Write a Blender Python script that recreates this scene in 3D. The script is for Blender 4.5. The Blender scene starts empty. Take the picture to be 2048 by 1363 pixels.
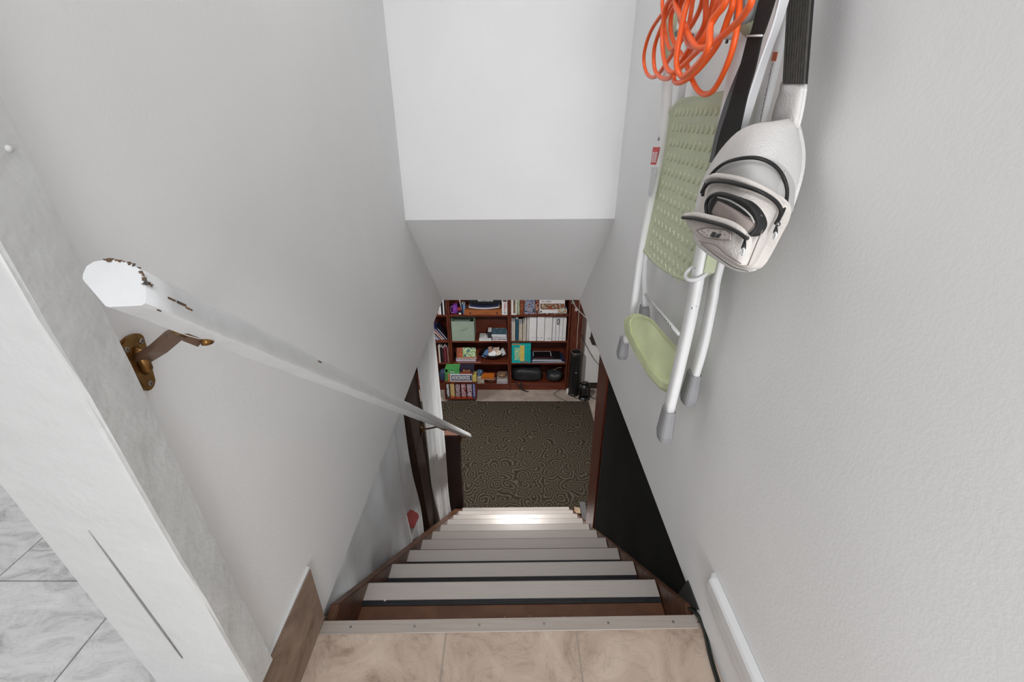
import bpy, bmesh, math, random
from mathutils import Vector, Matrix
random.seed(7)
C = bpy.context.scene.collection
SC = bpy.context.scene
PI = math.pi

# ---------------------------------------------------------------- camera
F = 892.0; CX = 1022.0; CY = 681.0; H = 1.19
PITCH = math.atan(442/892)
cp, sp = math.cos(PITCH), math.sin(PITCH)
cam = bpy.data.cameras.new('camera'); co = bpy.data.objects.new('camera', cam); C.objects.link(co)
co.location = (0, 0, H); co.rotation_euler = (PI/2-PITCH, 0, 0)
cam.sensor_width = 36.0; cam.lens = 36*F/2048
cam.shift_x = (1024-CX)/2048.0; cam.shift_y = -(681.5-CY)/2048.0
cam.clip_start = 0.02; cam.clip_end = 60
SC.camera = co

# ---------------------------------------------------------------- world, exposure, lights
w = bpy.data.worlds.new('world'); SC.world = w; w.use_nodes = True
w.node_tree.nodes['Background'].inputs[0].default_value = (0.93, 0.96, 1.0, 1)
w.node_tree.nodes['Background'].inputs[1].default_value = 0.35
SC.view_settings.view_transform = 'Standard'; SC.view_settings.look = 'None'
SC.view_settings.gamma = 1.0; SC.view_settings.use_curve_mapping = False
SC.view_settings.exposure = 0.38

def area(name, loc, size, power, rot=(0, 0, 0), col=(1, 1, 1), shape='DISK', sy=None):
    l = bpy.data.lights.new(name, 'AREA'); l.shape = shape; l.size = size
    if sy: l.size_y = sy
    l.energy = power; l.color = col
    o = bpy.data.objects.new(name, l); C.objects.link(o); o.location = loc; o.rotation_euler = rot
    return o
area('stair_ceiling_light', (-0.05, 1.15, 2.40), 0.45, 3.6, col=(0.985, 0.99, 1.0))
area('kitchen_ceiling_light', (-0.35, -0.95, 2.50), 1.1, 17, rot=(0.25, 0, 0), col=(0.975, 0.985, 1.0))
fill = area('soffit_fill_light', (0.25, -1.90, 0.70), 0.9, 7.6, rot=(PI/2-0.05, 0, -0.10), col=(0.955, 0.975, 1.0), shape='RECTANGLE', sy=1.1)  # added fill behind the camera to lift the soffit; no window there
fill.data.spread = math.radians(68)
area('side_room_light', (-2.1, 0.7, 2.50), 1.2, 16, col=(0.97, 0.98, 1.0))
area('basement_ceiling_light', (0.08, 3.55, -0.06), 0.10, 24, col=(1, 0.98, 0.95))
area('basement_far_light', (-1.7, 4.0, -0.06), 0.5, 20, col=(1, 0.99, 0.97))

# ---------------------------------------------------------------- materials
def lin(c): return tuple(((v/255)/12.92 if v/255 <= 0.04045 else ((v/255+0.055)/1.055)**2.4) for v in c)
MATS = {}
def mat(key, col, rough=0.6, metal=0.0, noise=0.06, nscale=18, bump=0.0, bscale=60, spec=0.5, col2=None, stretch=None, lo=0.35, hi=0.65):
    if key in MATS: return MATS[key]
    m = bpy.data.materials.new(key); m.use_nodes = True; nt = m.node_tree; N = nt.nodes; L = nt.links
    b = N['Principled BSDF']; b.inputs['Roughness'].default_value = rough; b.inputs['Metallic'].default_value = metal
    b.inputs['Specular IOR Level'].default_value = spec
    tc = N.new('ShaderNodeTexCoord'); mp = N.new('ShaderNodeMapping'); L.new(tc.outputs['Object'], mp.inputs[0])
    if stretch: mp.inputs['Scale'].default_value = stretch
    nz = N.new('ShaderNodeTexNoise'); nz.inputs['Scale'].default_value = nscale; nz.inputs['Detail'].default_value = 6
    L.new(mp.outputs[0], nz.inputs[0])
    cr = N.new('ShaderNodeValToRGB'); c1 = lin(col)
    if col2: c2 = lin(col2)
    else: c2 = tuple(min(1, v*(1+noise)) for v in c1); c1 = tuple(v*(1-noise) for v in c1)
    cr.color_ramp.elements[0].color = (*c1, 1); cr.color_ramp.elements[1].color = (*c2, 1)
    cr.color_ramp.elements[0].position = lo; cr.color_ramp.elements[1].position = hi
    L.new(nz.outputs[0], cr.inputs[0]); L.new(cr.outputs[0], b.inputs['Base Color'])
    if bump:
        n2 = N.new('ShaderNodeTexNoise'); n2.inputs['Scale'].default_value = bscale; n2.inputs['Detail'].default_value = 4
        L.new(mp.outputs[0], n2.inputs[0])
        bp = N.new('ShaderNodeBump'); bp.inputs['Strength'].default_value = bump; bp.inputs['Distance'].default_value = 0.01
        L.new(n2.outputs[0], bp.inputs['Height']); L.new(bp.outputs[0], b.inputs['Normal'])
    MATS[key] = m
    return m

WALL = mat('wall_paint', (236, 236, 236), 0.75, noise=0.012, nscale=4, bump=0.05, bscale=150)
SOFF = mat('soffit_paint', (238, 238, 238), 0.8, noise=0.012, nscale=4, bump=0.04, bscale=150)
GLOSS = mat('trim_gloss_paint', (208, 209, 208), 0.38, noise=0.02, nscale=9, bump=0.8, bscale=12)
TRIM = mat('baseboard_paint', (226, 227, 227), 0.35, noise=0.01)
RAILM = mat('handrail_paint', (214, 215, 216), 0.42, noise=0.02, nscale=20, bump=0.25, bscale=30)
CHIP = mat('chipped_paint', (70, 66, 60), 0.8, col2=(130, 92, 62), nscale=60)
BRONZE = mat('aged_brass', (120, 88, 48), 0.32, metal=0.85, col2=(150, 112, 66), nscale=50, bump=0.1)
BRONZE2 = mat('dull_bronze_arm', (128, 104, 88), 0.38, metal=0.8, nscale=40)
STEEL = mat('screw_steel', (150, 150, 148), 0.3, metal=1)
BROWN = mat('brown_stair_paint', (114, 74, 50), 0.5, col2=(96, 60, 39), nscale=14, bump=0.15, bscale=50)
BROWN2 = mat('brown_stringer_paint', (112, 76, 54), 0.42, col2=(78, 48, 31), nscale=10, bump=0.25, bscale=40)
NOSE = mat('tread_metal', (200, 192, 186), 0.34, metal=0.12, noise=0.03, nscale=30, stretch=(0.3, 8, 8))
RUBBER = mat('black_rubber', (44, 44, 48), 0.45, noise=0.1)
ALU = mat('brushed_aluminium', (168, 158, 150), 0.42, metal=0.2, noise=0.08, nscale=22, stretch=(0.25, 10, 10))
DUST = mat('plaster_crumb', (215, 205, 192), 0.9)
WFAB = mat('white_fabric', (232, 235, 237), 0.9, noise=0.05, nscale=7, bump=0.6, bscale=9)
BFAB = mat('black_fabric', (24, 24, 23), 0.95, noise=0.25, nscale=6, bump=0.3, bscale=300, spec=0.2)
DWOOD = mat('dark_brown_post', (50, 36, 30), 0.75, col2=(74, 48, 34), nscale=7, stretch=(14, 14, 1))
DNEWEL = mat('newel_paint', (66, 50, 48), 0.5, noise=0.06)
RWOOD = mat('red_stained_wood', (100, 38, 20), 0.35, col2=(70, 24, 14), nscale=9, stretch=(14, 14, 1))
RED = mat('red_card', (176, 18, 20), 0.6)
CASE = mat('cherry_laminate', (112, 52, 32), 0.42, col2=(84, 36, 22), nscale=8, stretch=(1, 12, 12))
CASEV = mat('cherry_laminate_upright', (108, 54, 36), 0.42, col2=(76, 34, 24), nscale=8, stretch=(12, 12, 1))
BFLOOR = mat('beige_vinyl', (172, 158, 148), 0.6, col2=(150, 136, 128), nscale=9)
CEIL = mat('ceiling_paint', (225, 225, 222), 0.85, noise=0.01)
GREEN = mat('sage_plastic', (190, 197, 166), 0.5, noise=0.03, nscale=30)
GREENL = mat('pale_sage_plastic', (214, 222, 176), 0.5, col2=(200, 208, 166), nscale=12)
PWHITE = mat('powder_coated_white', (226, 226, 226), 0.38, noise=0.02)
RUBG = mat('grey_rubber', (142, 142, 144), 0.6, noise=0.05)
ORANGE = mat('orange_jacket', (242, 96, 34), 0.38, noise=0.06)
BLACKW = mat('black_webbing', (26, 26, 25), 0.85, noise=0.2, nscale=80)
RIBD = mat('black_rib', (74, 72, 68), 0.85, noise=0.15, nscale=80)
CANVAS = mat('white_canvas', (222, 220, 218), 0.9, noise=0.04, nscale=10, bump=0.3, bscale=260)
CANV2 = mat('beige_canvas', (216, 210, 205), 0.88, col2=(204, 197, 191), nscale=12, bump=0.25, bscale=260)
LINING = mat('grey_lining', (178, 176, 174), 0.75, noise=0.05)
LININGD = mat('taupe_lining', (150, 138, 132), 0.75, noise=0.06)
ZIP = mat('zipper_tape', (20, 19, 19), 0.55, noise=0.2, nscale=90)
THREAD = mat('grey_stitching', (128, 118, 112), 0.9)
WHT = mat('white_board', (224, 224, 226), 0.5, noise=0.03)
BLK = mat('black_plastic', (22, 22, 23), 0.35, noise=0.2)
BLKM = mat('black_nylon', (34, 35, 38), 0.55, noise=0.3, nscale=14, bump=0.4, bscale=30)
CORDG = mat('dark_green_cord', (30, 34, 26), 0.4)

def picmat(key, cols, scale=40):
    """printed cover: patches of several colours"""
    if key in MATS: return MATS[key]
    m = bpy.data.materials.new(key); m.use_nodes = True; nt = m.node_tree; N = nt.nodes; L = nt.links
    b = N['Principled BSDF']; b.inputs['Roughness'].default_value = 0.45
    tc = N.new('ShaderNodeTexCoord')
    nz = N.new('ShaderNodeTexNoise'); nz.inputs['Scale'].default_value = scale; nz.inputs['Detail'].default_value = 2.5
    L.new(tc.outputs['Object'], nz.inputs[0])
    cr = N.new('ShaderNodeValToRGB'); cr.color_ramp.interpolation = 'CONSTANT'
    n = len(cols)
    for i, c in enumerate(cols):
        p = 0.0 if i == 0 else 0.36+0.30*(i-0.5)/max(1, n-1)
        e = cr.color_ramp.elements[i] if i < 2 else cr.color_ramp.elements.new(p)
        e.position = p; e.color = (*lin(c), 1)
    L.new(nz.outputs[0], cr.inputs[0]); L.new(cr.outputs[0], b.inputs['Base Color'])
    MATS[key] = m
    return m

def tilemat(key, a, bcol, c, vein, rot, sc=5):
    m = bpy.data.materials.new(key); m.use_nodes = True; nt = m.node_tree; N = nt.nodes; L = nt.links
    b = N['Principled BSDF']; b.inputs['Roughness'].default_value = 0.55
    tc = N.new('ShaderNodeTexCoord'); mp = N.new('ShaderNodeMapping'); L.new(tc.outputs['Object'], mp.inputs[0])
    mp.inputs['Rotation'].default_value = (0, 0, rot); mp.inputs['Scale'].default_value = (1, vein, 1)
    n1 = N.new('ShaderNodeTexNoise'); n1.inputs['Scale'].default_value = sc; n1.inputs['Detail'].default_value = 10
    n1.inputs['Roughness'].default_value = 0.68; n1.inputs['Distortion'].default_value = 1.2
    L.new(mp.outputs[0], n1.inputs[0])
    cr = N.new('ShaderNodeValToRGB'); e = cr.color_ramp.elements
    e[0].position = 0.3; e[0].color = (*lin(a), 1); e[1].position = 0.68; e[1].color = (*lin(c), 1)
    k = e.new(0.47); k.color = (*lin(bcol), 1)
    L.new(n1.outputs[0], cr.inputs[0])
    n2 = N.new('ShaderNodeTexNoise'); n2.inputs['Scale'].default_value = sc*1.3; n2.inputs['Detail'].default_value = 5
    n2.inputs['Distortion'].default_value = 2.5; L.new(mp.outputs[0], n2.inputs[0])
    # thin veins
    mth = N.new('ShaderNodeMath'); mth.operation = 'SUBTRACT'; mth.inputs[1].default_value = 0.5; L.new(n2.outputs[0], mth.inputs[0])
    ab = N.new('ShaderNodeMath'); ab.operation = 'ABSOLUTE'; L.new(mth.outputs[0], ab.inputs[0])
    r2 = N.new('ShaderNodeValToRGB'); r2.color_ramp.elements[0].position = 0.0; r2.color_ramp.elements[0].color = (0.72, 0.72, 0.72, 1)
    r2.color_ramp.elements[1].position = 0.02; r2.color_ramp.elements[1].color = (1, 1, 1, 1); L.new(ab.outputs[0], r2.inputs[0])
    mx = N.new('ShaderNodeMix'); mx.data_type = 'RGBA'; mx.blend_type = 'MULTIPLY'; mx.inputs[0].default_value = 0.5
    L.new(cr.outputs[0], mx.inputs[6]); L.new(r2.outputs[0], mx.inputs[7]); L.new(mx.outputs[2], b.inputs['Base Color'])
    bp = N.new('ShaderNodeBump'); bp.inputs['Strength'].default_value = 0.25; bp.inputs['Distance'].default_value = 0.004
    L.new(n1.outputs[0], bp.inputs['Height']); L.new(bp.outputs[0], b.inputs['Normal'])
    MATS[key] = m
    return m
TILE = tilemat('tan_stone_tile', (138, 116, 100), (184, 164, 148), (206, 188, 172), 1.0, 0.6, 6)
TILEB = tilemat('brown_stone_tile', (98, 78, 64), (138, 116, 100), (160, 138, 120), 0.45, 0.9, 12)
TILEG = tilemat('grey_stone_tile', (158, 156, 156), (202, 201, 200), (218, 217, 217), 2.6, -0.75, 8)
GROUT = mat('grout', (160, 148, 136), 0.9)
GROUTG = mat('grey_grout', (156, 155, 154), 0.9)

def carpetmat():
    m = bpy.data.materials.new('scroll_carpet'); m.use_nodes = True; nt = m.node_tree; N = nt.nodes; L = nt.links
    b = N['Principled BSDF']; b.inputs['Roughness'].default_value = 0.95; b.inputs['Specular IOR Level'].default_value = 0.1
    tc = N.new('ShaderNodeTexCoord')
    nz = N.new('ShaderNodeTexNoise'); nz.inputs['Scale'].default_value = 5.5; nz.inputs['Detail'].default_value = 1.5
    L.new(tc.outputs['Object'], nz.inputs[0])
    vm = N.new('ShaderNodeVectorMath'); vm.operation = 'MULTIPLY_ADD'
    vm.inputs[1].default_value = (0.16, 0.16, 0); L.new(nz.outputs['Color'], vm.inputs[0]); L.new(tc.outputs['Object'], vm.inputs[2])
    flat = N.new('ShaderNodeVectorMath'); flat.operation = 'MULTIPLY'; flat.inputs[1].default_value = (1, 1, 0); L.new(vm.outputs[0], flat.inputs[0])
    vo = N.new('ShaderNodeTexVoronoi'); vo.voronoi_dimensions = '2D'; vo.inputs['Scale'].default_value = 7.0; vo.inputs['Randomness'].default_value = 0.75
    L.new(flat.outputs[0], vo.inputs['Vector'])
    sub = N.new('ShaderNodeVectorMath'); sub.operation = 'SUBTRACT'
    L.new(flat.outputs[0], sub.inputs[0]); L.new(vo.outputs['Position'], sub.inputs[1])
    sx = N.new('ShaderNodeSeparateXYZ'); L.new(sub.outputs[0], sx.inputs[0])
    at2 = N.new('ShaderNodeMath'); at2.operation = 'ARCTAN2'; L.new(sx.outputs[1], at2.inputs[0]); L.new(sx.outputs[0], at2.inputs[1])
    ln = N.new('ShaderNodeVectorMath'); ln.operation = 'LENGTH'; L.new(sub.outputs[0], ln.inputs[0])
    k = N.new('ShaderNodeMath'); k.operation = 'MULTIPLY_ADD'; k.inputs[1].default_value = 200.0
    L.new(ln.outputs['Value'], k.inputs[0]); L.new(at2.outputs[0], k.inputs[2])
    s = N.new('ShaderNodeMath'); s.operation = 'SINE'; L.new(k.outputs[0], s.inputs[0])
    cr = N.new('ShaderNodeValToRGB'); e = cr.color_ramp.elements
    e[0].position = 0.55; e[0].color = (*lin((52, 45, 37)), 1); e[1].position = 0.72; e[1].color = (*lin((82, 76, 66)), 1)
    ad = N.new('ShaderNodeMath'); ad.operation = 'MULTIPLY_ADD'; ad.inputs[1].default_value = 0.5; ad.inputs[2].default_value = 0.5
    L.new(s.outputs[0], ad.inputs[0]); L.new(ad.outputs[0], cr.inputs[0]); L.new(cr.outputs[0], b.inputs['Base Color'])
    MATS['scroll_carpet'] = m
    return m
CARPET = carpetmat()

# ---------------------------------------------------------------- helpers
def at(px, py, X=None, Y=None, Z=None):
    """turn a pixel of the photograph into the point of a plane in the room"""
    u = (px-CX)/F; v = (py-CY)/F
    r = Vector((u, cp-v*sp, -(sp+v*cp)))
    if X is not None: t = X/r.x
    elif Y is not None: t = Y/r.y
    else: t = (Z-H)/r.z
    return Vector((t*r.x, t*r.y, H+t*r.z))

def obj(name, bm, m=None, parent=None, smooth=False, mats=None):
    me = bpy.data.meshes.new(name)
    bmesh.ops.recalc_face_normals(bm, faces=bm.faces)
    bm.to_mesh(me); bm.free()
    for x in (mats or [m]): me.materials.append(x)
    if smooth:
        for p in me.polygons: p.use_smooth = True
    o = bpy.data.objects.new(name, me); C.objects.link(o)
    if parent: o.parent = parent; o.matrix_parent_inverse = parent_inv(parent)
    return o
def world_of(o):
    l = Matrix.LocRotScale(o.location, o.rotation_euler, o.scale)
    return world_of(o.parent) @ o.matrix_parent_inverse @ l if o.parent else l
def parent_inv(p): return world_of(p).inverted()
def thing(name, label, cat, loc=(0, 0, 0), group=None):
    o = bpy.data.objects.new(name, None); C.objects.link(o); o.location = loc; o.empty_display_size = 0.05
    o['label'] = label; o['category'] = cat
    if group: o['group'] = group
    return o
def tag(o, label, cat, group=None):
    o['label'] = label; o['category'] = cat
    if group: o['group'] = group
    return o
def struct(name, bm, m, **k):
    o = obj(name, bm, m, **k); o['kind'] = 'structure'; return o

def box(bm, a, b, mi=0, M=None):
    """box from corner a to corner b"""
    vs = [bm.verts.new((x, y, z)) for x in (a[0], b[0]) for y in (a[1], b[1]) for z in (a[2], b[2])]
    if M is not None:
        for v in vs: v.co = M @ v.co
    fs = []
    for q in ((0, 1, 3, 2), (4, 6, 7, 5), (0, 4, 5, 1), (2, 3, 7, 6), (0, 2, 6, 4), (1, 5, 7, 3)):
        f = bm.faces.new([vs[i] for i in q]); f.material_index = mi; fs.append(f)
    return vs
def bbox(a, b, bev=0.0, seg=2, M=None):
    bm = bmesh.new(); box(bm, a, b, M=M)
    if bev: bmesh.ops.bevel(bm, geom=list(bm.edges), offset=bev, segments=seg, affect='EDGES', profile=0.7)
    return bm
def hexa(bm, bot, top, mi=0):
    """bot, top: two lists of n points"""
    n = len(bot); A = [bm.verts.new(p) for p in bot]; B = [bm.verts.new(p) for p in top]
    fs = [bm.faces.new(A), bm.faces.new(B)]
    for i in range(n): fs.append(bm.faces.new((A[i], A[(i+1) % n], B[(i+1) % n], B[i])))
    for f in fs: f.material_index = mi
def prism(pts, off, mi=0, bm=None):
    bm = bm or bmesh.new(); hexa(bm, [Vector(p) for p in pts], [Vector(p)+Vector(off) for p in pts], mi); return bm
def tube(bm, pts, r, seg=8, mi=0, closed=False, rr=None):
    P = [Vector(p) for p in pts]; n = len(P); rings = []
    up = None
    for i in range(n):
        if closed: t = (P[(i+1) % n]-P[i-1])
        else: t = P[min(i+1, n-1)]-P[max(i-1, 0)]
        if t.length < 1e-9: t = Vector((0, 0, 1))
        t.normalize()
        if up is None:
            up = Vector((0, 0, 1)) if abs(t.z) < 0.9 else Vector((1, 0, 0))
        s = t.cross(up)
        if s.length < 1e-4: s = t.cross(Vector((1, 0.3, 0)))
        s.normalize(); up = s.cross(t).normalized()
        q = rr[i] if rr else r
        rings.append([bm.verts.new(P[i]+s*math.cos(2*PI*k/seg)*q+up*math.sin(2*PI*k/seg)*q) for k in range(seg)])
    for i in range(n if closed else n-1):
        a = rings[i]; b = rings[(i+1) % n]
        for k in range(seg):
            f = bm.faces.new((a[k], a[(k+1) % seg], b[(k+1) % seg], b[k])); f.material_index = mi; f.smooth = True
    if not closed:
        for a in (rings[0], rings[-1]):
            f = bm.faces.new(a); f.material_index = mi
    return bm
def spline(P, n=6, closed=False):
    P = [Vector(p) for p in P]; N_ = len(P); out = []
    for i in range(N_ if closed else N_-1):
        if closed: p0, p1, p2, p3 = P[i-1], P[i], P[(i+1) % N_], P[(i+2) % N_]
        else: p0, p1, p2, p3 = P[max(i-1, 0)], P[i], P[i+1], P[min(i+2, N_-1)]
        for k in range(n):
            t = k/n
            out.append(0.5*((2*p1)+(p2-p0)*t+(2*p0-5*p1+4*p2-p3)*t*t+(3*p1-p0-3*p2+p3)*t**3))
    if not closed: out.append(P[-1])
    return out
def sweep(bm, path, section, side=None, mi=0):
    """section: (a,b) pairs; a along side, b along normal"""
    P = [Vector(p) for p in path]; rings = []
    for i, p in enumerate(P):
        t = (P[min(i+1, len(P)-1)]-P[max(i-1, 0)]).normalized()
        s = Vector(side) if side is not None else Vector((1, 0, 0))
        s = (s-t*s.dot(t)).normalized(); u = s.cross(t).normalized()
        rings.append([bm.verts.new(p+s*a+u*b) for a, b in section])
    n = len(section)
    for i in range(len(P)-1):
        for k in range(n):
            f = bm.faces.new((rings[i][k], rings[i][(k+1) % n], rings[i+1][(k+1) % n], rings[i+1][k])); f.material_index = mi
    for a in (rings[0], rings[-1]):
        f = bm.faces.new(a); f.material_index = mi
    return bm
def cyl(bm, c, r, h, seg=20, axis='z', r2=None, mi=0):
    c = Vector(c); r2 = r if r2 is None else r2
    ax = {'x': (Vector((0, 1, 0)), Vector((0, 0, 1)), Vector((1, 0, 0))), 'y': (Vector((0, 0, 1)), Vector((1, 0, 0)), Vector((0, 1, 0))), 'z': (Vector((1, 0, 0)), Vector((0, 1, 0)), Vector((0, 0, 1)))}[axis]
    A = []; B = []
    for k in range(seg):
        a = 2*PI*k/seg; d = ax[0]*math.cos(a)+ax[1]*math.sin(a)
        A.append(bm.verts.new(c+d*r)); B.append(bm.verts.new(c+ax[2]*h+d*r2))
    for k in range(seg):
        f = bm.faces.new((A[k], A[(k+1) % seg], B[(k+1) % seg], B[k])); f.smooth = True; f.material_index = mi
    for q in (A, B):
        f = bm.faces.new(q); f.material_index = mi
    return bm
def lathe(bm, c, prof, seg=24, mi=0):
    c = Vector(c); rings = []
    for r, z in prof:
        rings.append([bm.verts.new(c+Vector((r*math.cos(2*PI*k/seg), r*math.sin(2*PI*k/seg), z))) for k in range(seg)])
    for i in range(len(prof)-1):
        for k in range(seg):
            f = bm.faces.new((rings[i][k], rings[i][(k+1) % seg], rings[i+1][(k+1) % seg], rings[i+1][k])); f.smooth = True; f.material_index = mi
    for q in (rings[0], rings[-1]):
        f = bm.faces.new(q); f.material_index = mi
    return bm

# ================================================================ STRUCTURE
XL, XR = -0.505, 0.503
BZ = -2.145                       # basement floor
UZ = 0.19                         # upper floor
# side walls of the stairwell
bm = bmesh.new(); hexa(bm, [(XL-0.14, 0.50, UZ), (XL, 0.50, UZ), (XL, 3.10, UZ), (XL-0.14, 3.10, UZ)], [(XL-0.14, 0.39, 2.62), (XL, 0.39, 2.62), (XL, 3.10, 2.62), (XL-0.14, 3.10, 2.62)]); box(bm, (XL-0.14, 0.742, 0.0), (XL, 3.10, UZ))
struct('wall_left', bm, WALL)
bm = bmesh.new(); box(bm, (XR, 0.742, 0.0), (XR+0.12, 3.10, 2.62)); box(bm, (XR, -2.0, -0.06), (XR+0.12, 0.742, 2.62))
struct('wall_right', bm, WALL)
# hanging front wall, its foot slightly out of square, and the sloped soffit behind it
bm = bmesh.new()
yl, yr = 2.169, 2.203
hexa(bm, [(XL, yl, 0.759), (XR, yr, 0.759), (XR, yr+0.9, 0.759), (XL, yl+0.9, 0.759)], [(XL, yl, 2.62), (XR, yr, 2.62), (XR, yr+0.9, 2.62), (XL, yl+0.9, 2.62)])
struct('wall_front', bm, WALL)
bm = bmesh.new()
hexa(bm, [(XL, yl+0.001, 0.7585), (XR, yr+0.001, 0.7585), (XR, 3.078, 0.0), (XL, 3.078, 0.0)], [(XL, yl+0.6, 0.7585), (XR, yr+0.6, 0.7585), (XR, 3.12, 0.06), (XL, 3.12, 0.06)])
struct('ceiling_1', bm, SOFF)
# upper ceiling, back and side-room walls
struct('ceiling_2', bbox((-3.3, -2.1, 2.62), (0.7, 3.3, 2.70)), CEIL)
struct('wall_back', bbox((-3.3, -2.1, 0), (0.7, -2.0, 2.62)), WALL)
struct('wall_side', bbox((-3.4, -2.1, 0), (-3.3, 3.3, 2.62)), WALL)
struct('wall_far', bbox((-3.3, 3.2, UZ), (XL-0.14, 3.3, 2.62)), WALL)
# basement ceiling, walls
bm = bmesh.new(); box(bm, (-3.2, 0.0, 0.0), (XL-0.14, 5.6, 0.05)); box(bm, (XL-0.14, 3.11, 0.0), (XR+0.12, 5.6, 0.05)); box(bm, (XR+0.12, 0, 0.0), (2.6, 5.6, 0.05))
struct('ceiling', bm, CEIL)
struct('floor_basement', bbox((-3.2, -0.3, BZ-0.1), (2.6, 5.62, BZ)), BFLOOR)
struct('wall_basement_back', bbox((-3.2, 5.52, BZ), (2.6, 5.62, 0)), WALL)
struct('wall_basement_left', bbox((-3.3, -0.3, BZ), (-3.2, 5.62, 0)), WALL)
struct('wall_basement_right', bbox((0.957, 5.26, BZ), (2.6, 5.34, 0)), WALL)
struct('wall_basement_side', bbox((2.6, -0.3, BZ), (2.7, 5.62, 0)), WALL)
struct('wall_basement_rear', bbox((-3.2, -0.3, BZ), (2.6, -0.2, -0.3)), WALL)
bm = bmesh.new(); box(bm, (0.957, 5.245, BZ), (2.6, 5.26, BZ+0.07)); box(bm, (0.957, 5.25, BZ+0.07), (2.6, 5.26, BZ+0.085))
struct('baseboard_basement', bm, mat('dark_baseboard', (52, 40, 34), 0.5))

# upper floor in the side room: grey tiles, each a piece
bm = bmesh.new(); box(bm, (-3.3, -2.0, 0.10), (XL-0.001, 3.2, UZ-0.004))
fl = struct('floor', bm, GROUTG)
T = 0.344
tme = None
for i in range(0, 8):
    for j in range(-3, 7):
        x0 = -0.564-T*i-T; y0 = 0.71+T*(j-2)
        x0c = x0+0.0015; x1c = x0+T-0.0015
        if i == 0: pass
        if tme is None:
            b_ = bbox((0.0015, 0.0015, -0.006), (T-0.0015, T-0.0015, 0.0), 0.0012, 1)
            o = obj('tile', b_, TILEG, fl); tme = o.data
        else:
            o = bpy.data.objects.new('tile', tme); C.objects.link(o); o.parent = fl
        o.location = (x0, y0, UZ)
        if random.random() < 0.5: o.location.x += T; o.location.y += T; o.rotation_euler.z = PI
# narrow cut tile row along the opening
for j in range(-3, 7):
    b_ = bbox((-0.5625, 0.71+T*(j-2)+0.0015, UZ-0.006), (-0.5065, 0.71+T*(j-1)-0.0015, UZ), 0.0012, 1)
    obj('tile', b_, TILEG, fl)

# landing: three tan tiles across, slightly out of square at the edge
def ly(x): return 0.738+0.016*x
bm = bmesh.new(); hexa(bm, [(XL, -2.0, -0.09), (XR, -2.0, -0.09), (XR, ly(XR)-0.02, -0.09), (XL, ly(XL)-0.02, -0.09)], [(XL, -2.0, -0.0014), (XR, -2.0, -0.0014), (XR, ly(XR)-0.02, -0.0014), (XL, ly(XL)-0.02, -0.0014)])
fl2 = struct('floor_landing', bm, GROUT)
xs = [XL, -0.168, 0.170, XR]
for j in range(8):
    for i in range(3):
        x0, x1 = xs[i]+0.0018, xs[i+1]-0.0018
        ya = 0.392-0.337*j
        yb = ya+0.337-0.004 if j else None
        yb0 = (yb if yb is not None else ly(x0)-0.035); yb1 = (yb if yb is not None else ly(x1)-0.035)
        bm = bmesh.new()
        hexa(bm, [(x0, ya, -0.008), (x1, ya, -0.008), (x1, yb1, -0.008), (x0, yb0, -0.008)], [(x0, ya, -0.0005), (x1, ya, -0.0005), (x1, yb1, -0.0005), (x0, yb0, -0.0005)])
        for v in bm.verts: v.co.x += 0
        bmesh.ops.bevel(bm, geom=list(bm.edges), offset=0.0006, segments=1, affect='EDGES')
        obj('tile', bm, TILE, fl2)

# left riser faced with brown tile, white caulk line on its top
bm = bmesh.new(); box(bm, (XL-0.14, -2.0, -0.05), (XL+0.002, 0.736, UZ-0.006))
bl = struct('baseboard_left', bm, GROUT)
bounds = [0.739, 0.40, 0.06, -0.28, -0.62, -0.96]
for a, b in zip(bounds, bounds[1:]):
    obj('tile', bbox((XL+0.002, b+0.001, 0.001), (XL+0.009, a, 0.194), 0.001, 1), TILEB, bl)
obj('caulk_line', bbox((XL-0.001, 0.45, 0.1945), (XL+0.007, 0.741, 0.2005), 0.002, 2), TRIM, bl)

# right baseboard, stepped profile, rounded end
def bbprof(y):
    return [Vector((XR-0.001, y, 0.100)), Vector((XR-0.006, y, 0.101)), Vector((XR-0.009, y, 0.106)), Vector((XR-0.010, y, 0.118)), Vector((XR-0.013, y, 0.122)),
            Vector((XR-0.014, y, 0.150)), Vector((XR-0.016, y, 0.156)), Vector((XR-0.020, y, 0.160)), Vector((XR-0.021, y, 0.185)), Vector((XR-0.017, y, 0.191)), Vector((XR-0.001, y, 0.194))]
bm = bmesh.new(); hexa(bm, bbprof(-2.0), bbprof(0.715))
# rounded nose: shrink last ring
bm2 = bmesh.new(); e0 = bbprof(0.715); e1 = []
for p in bbprof(0.728): e1.append(Vector((XR-(XR-p.x)*0.45, p.y+(0.004 if p.z > 0.15 else -0.006), p.z-0.003 if p.z > 0.18 else p.z)))
hexa(bm2, e0, e1)
me_ = bpy.data.meshes.new('t'); bm2.to_mesh(me_); bm2.free(); bm.from_mesh(me_)
struct('baseboard_right', bm, TRIM)

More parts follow.
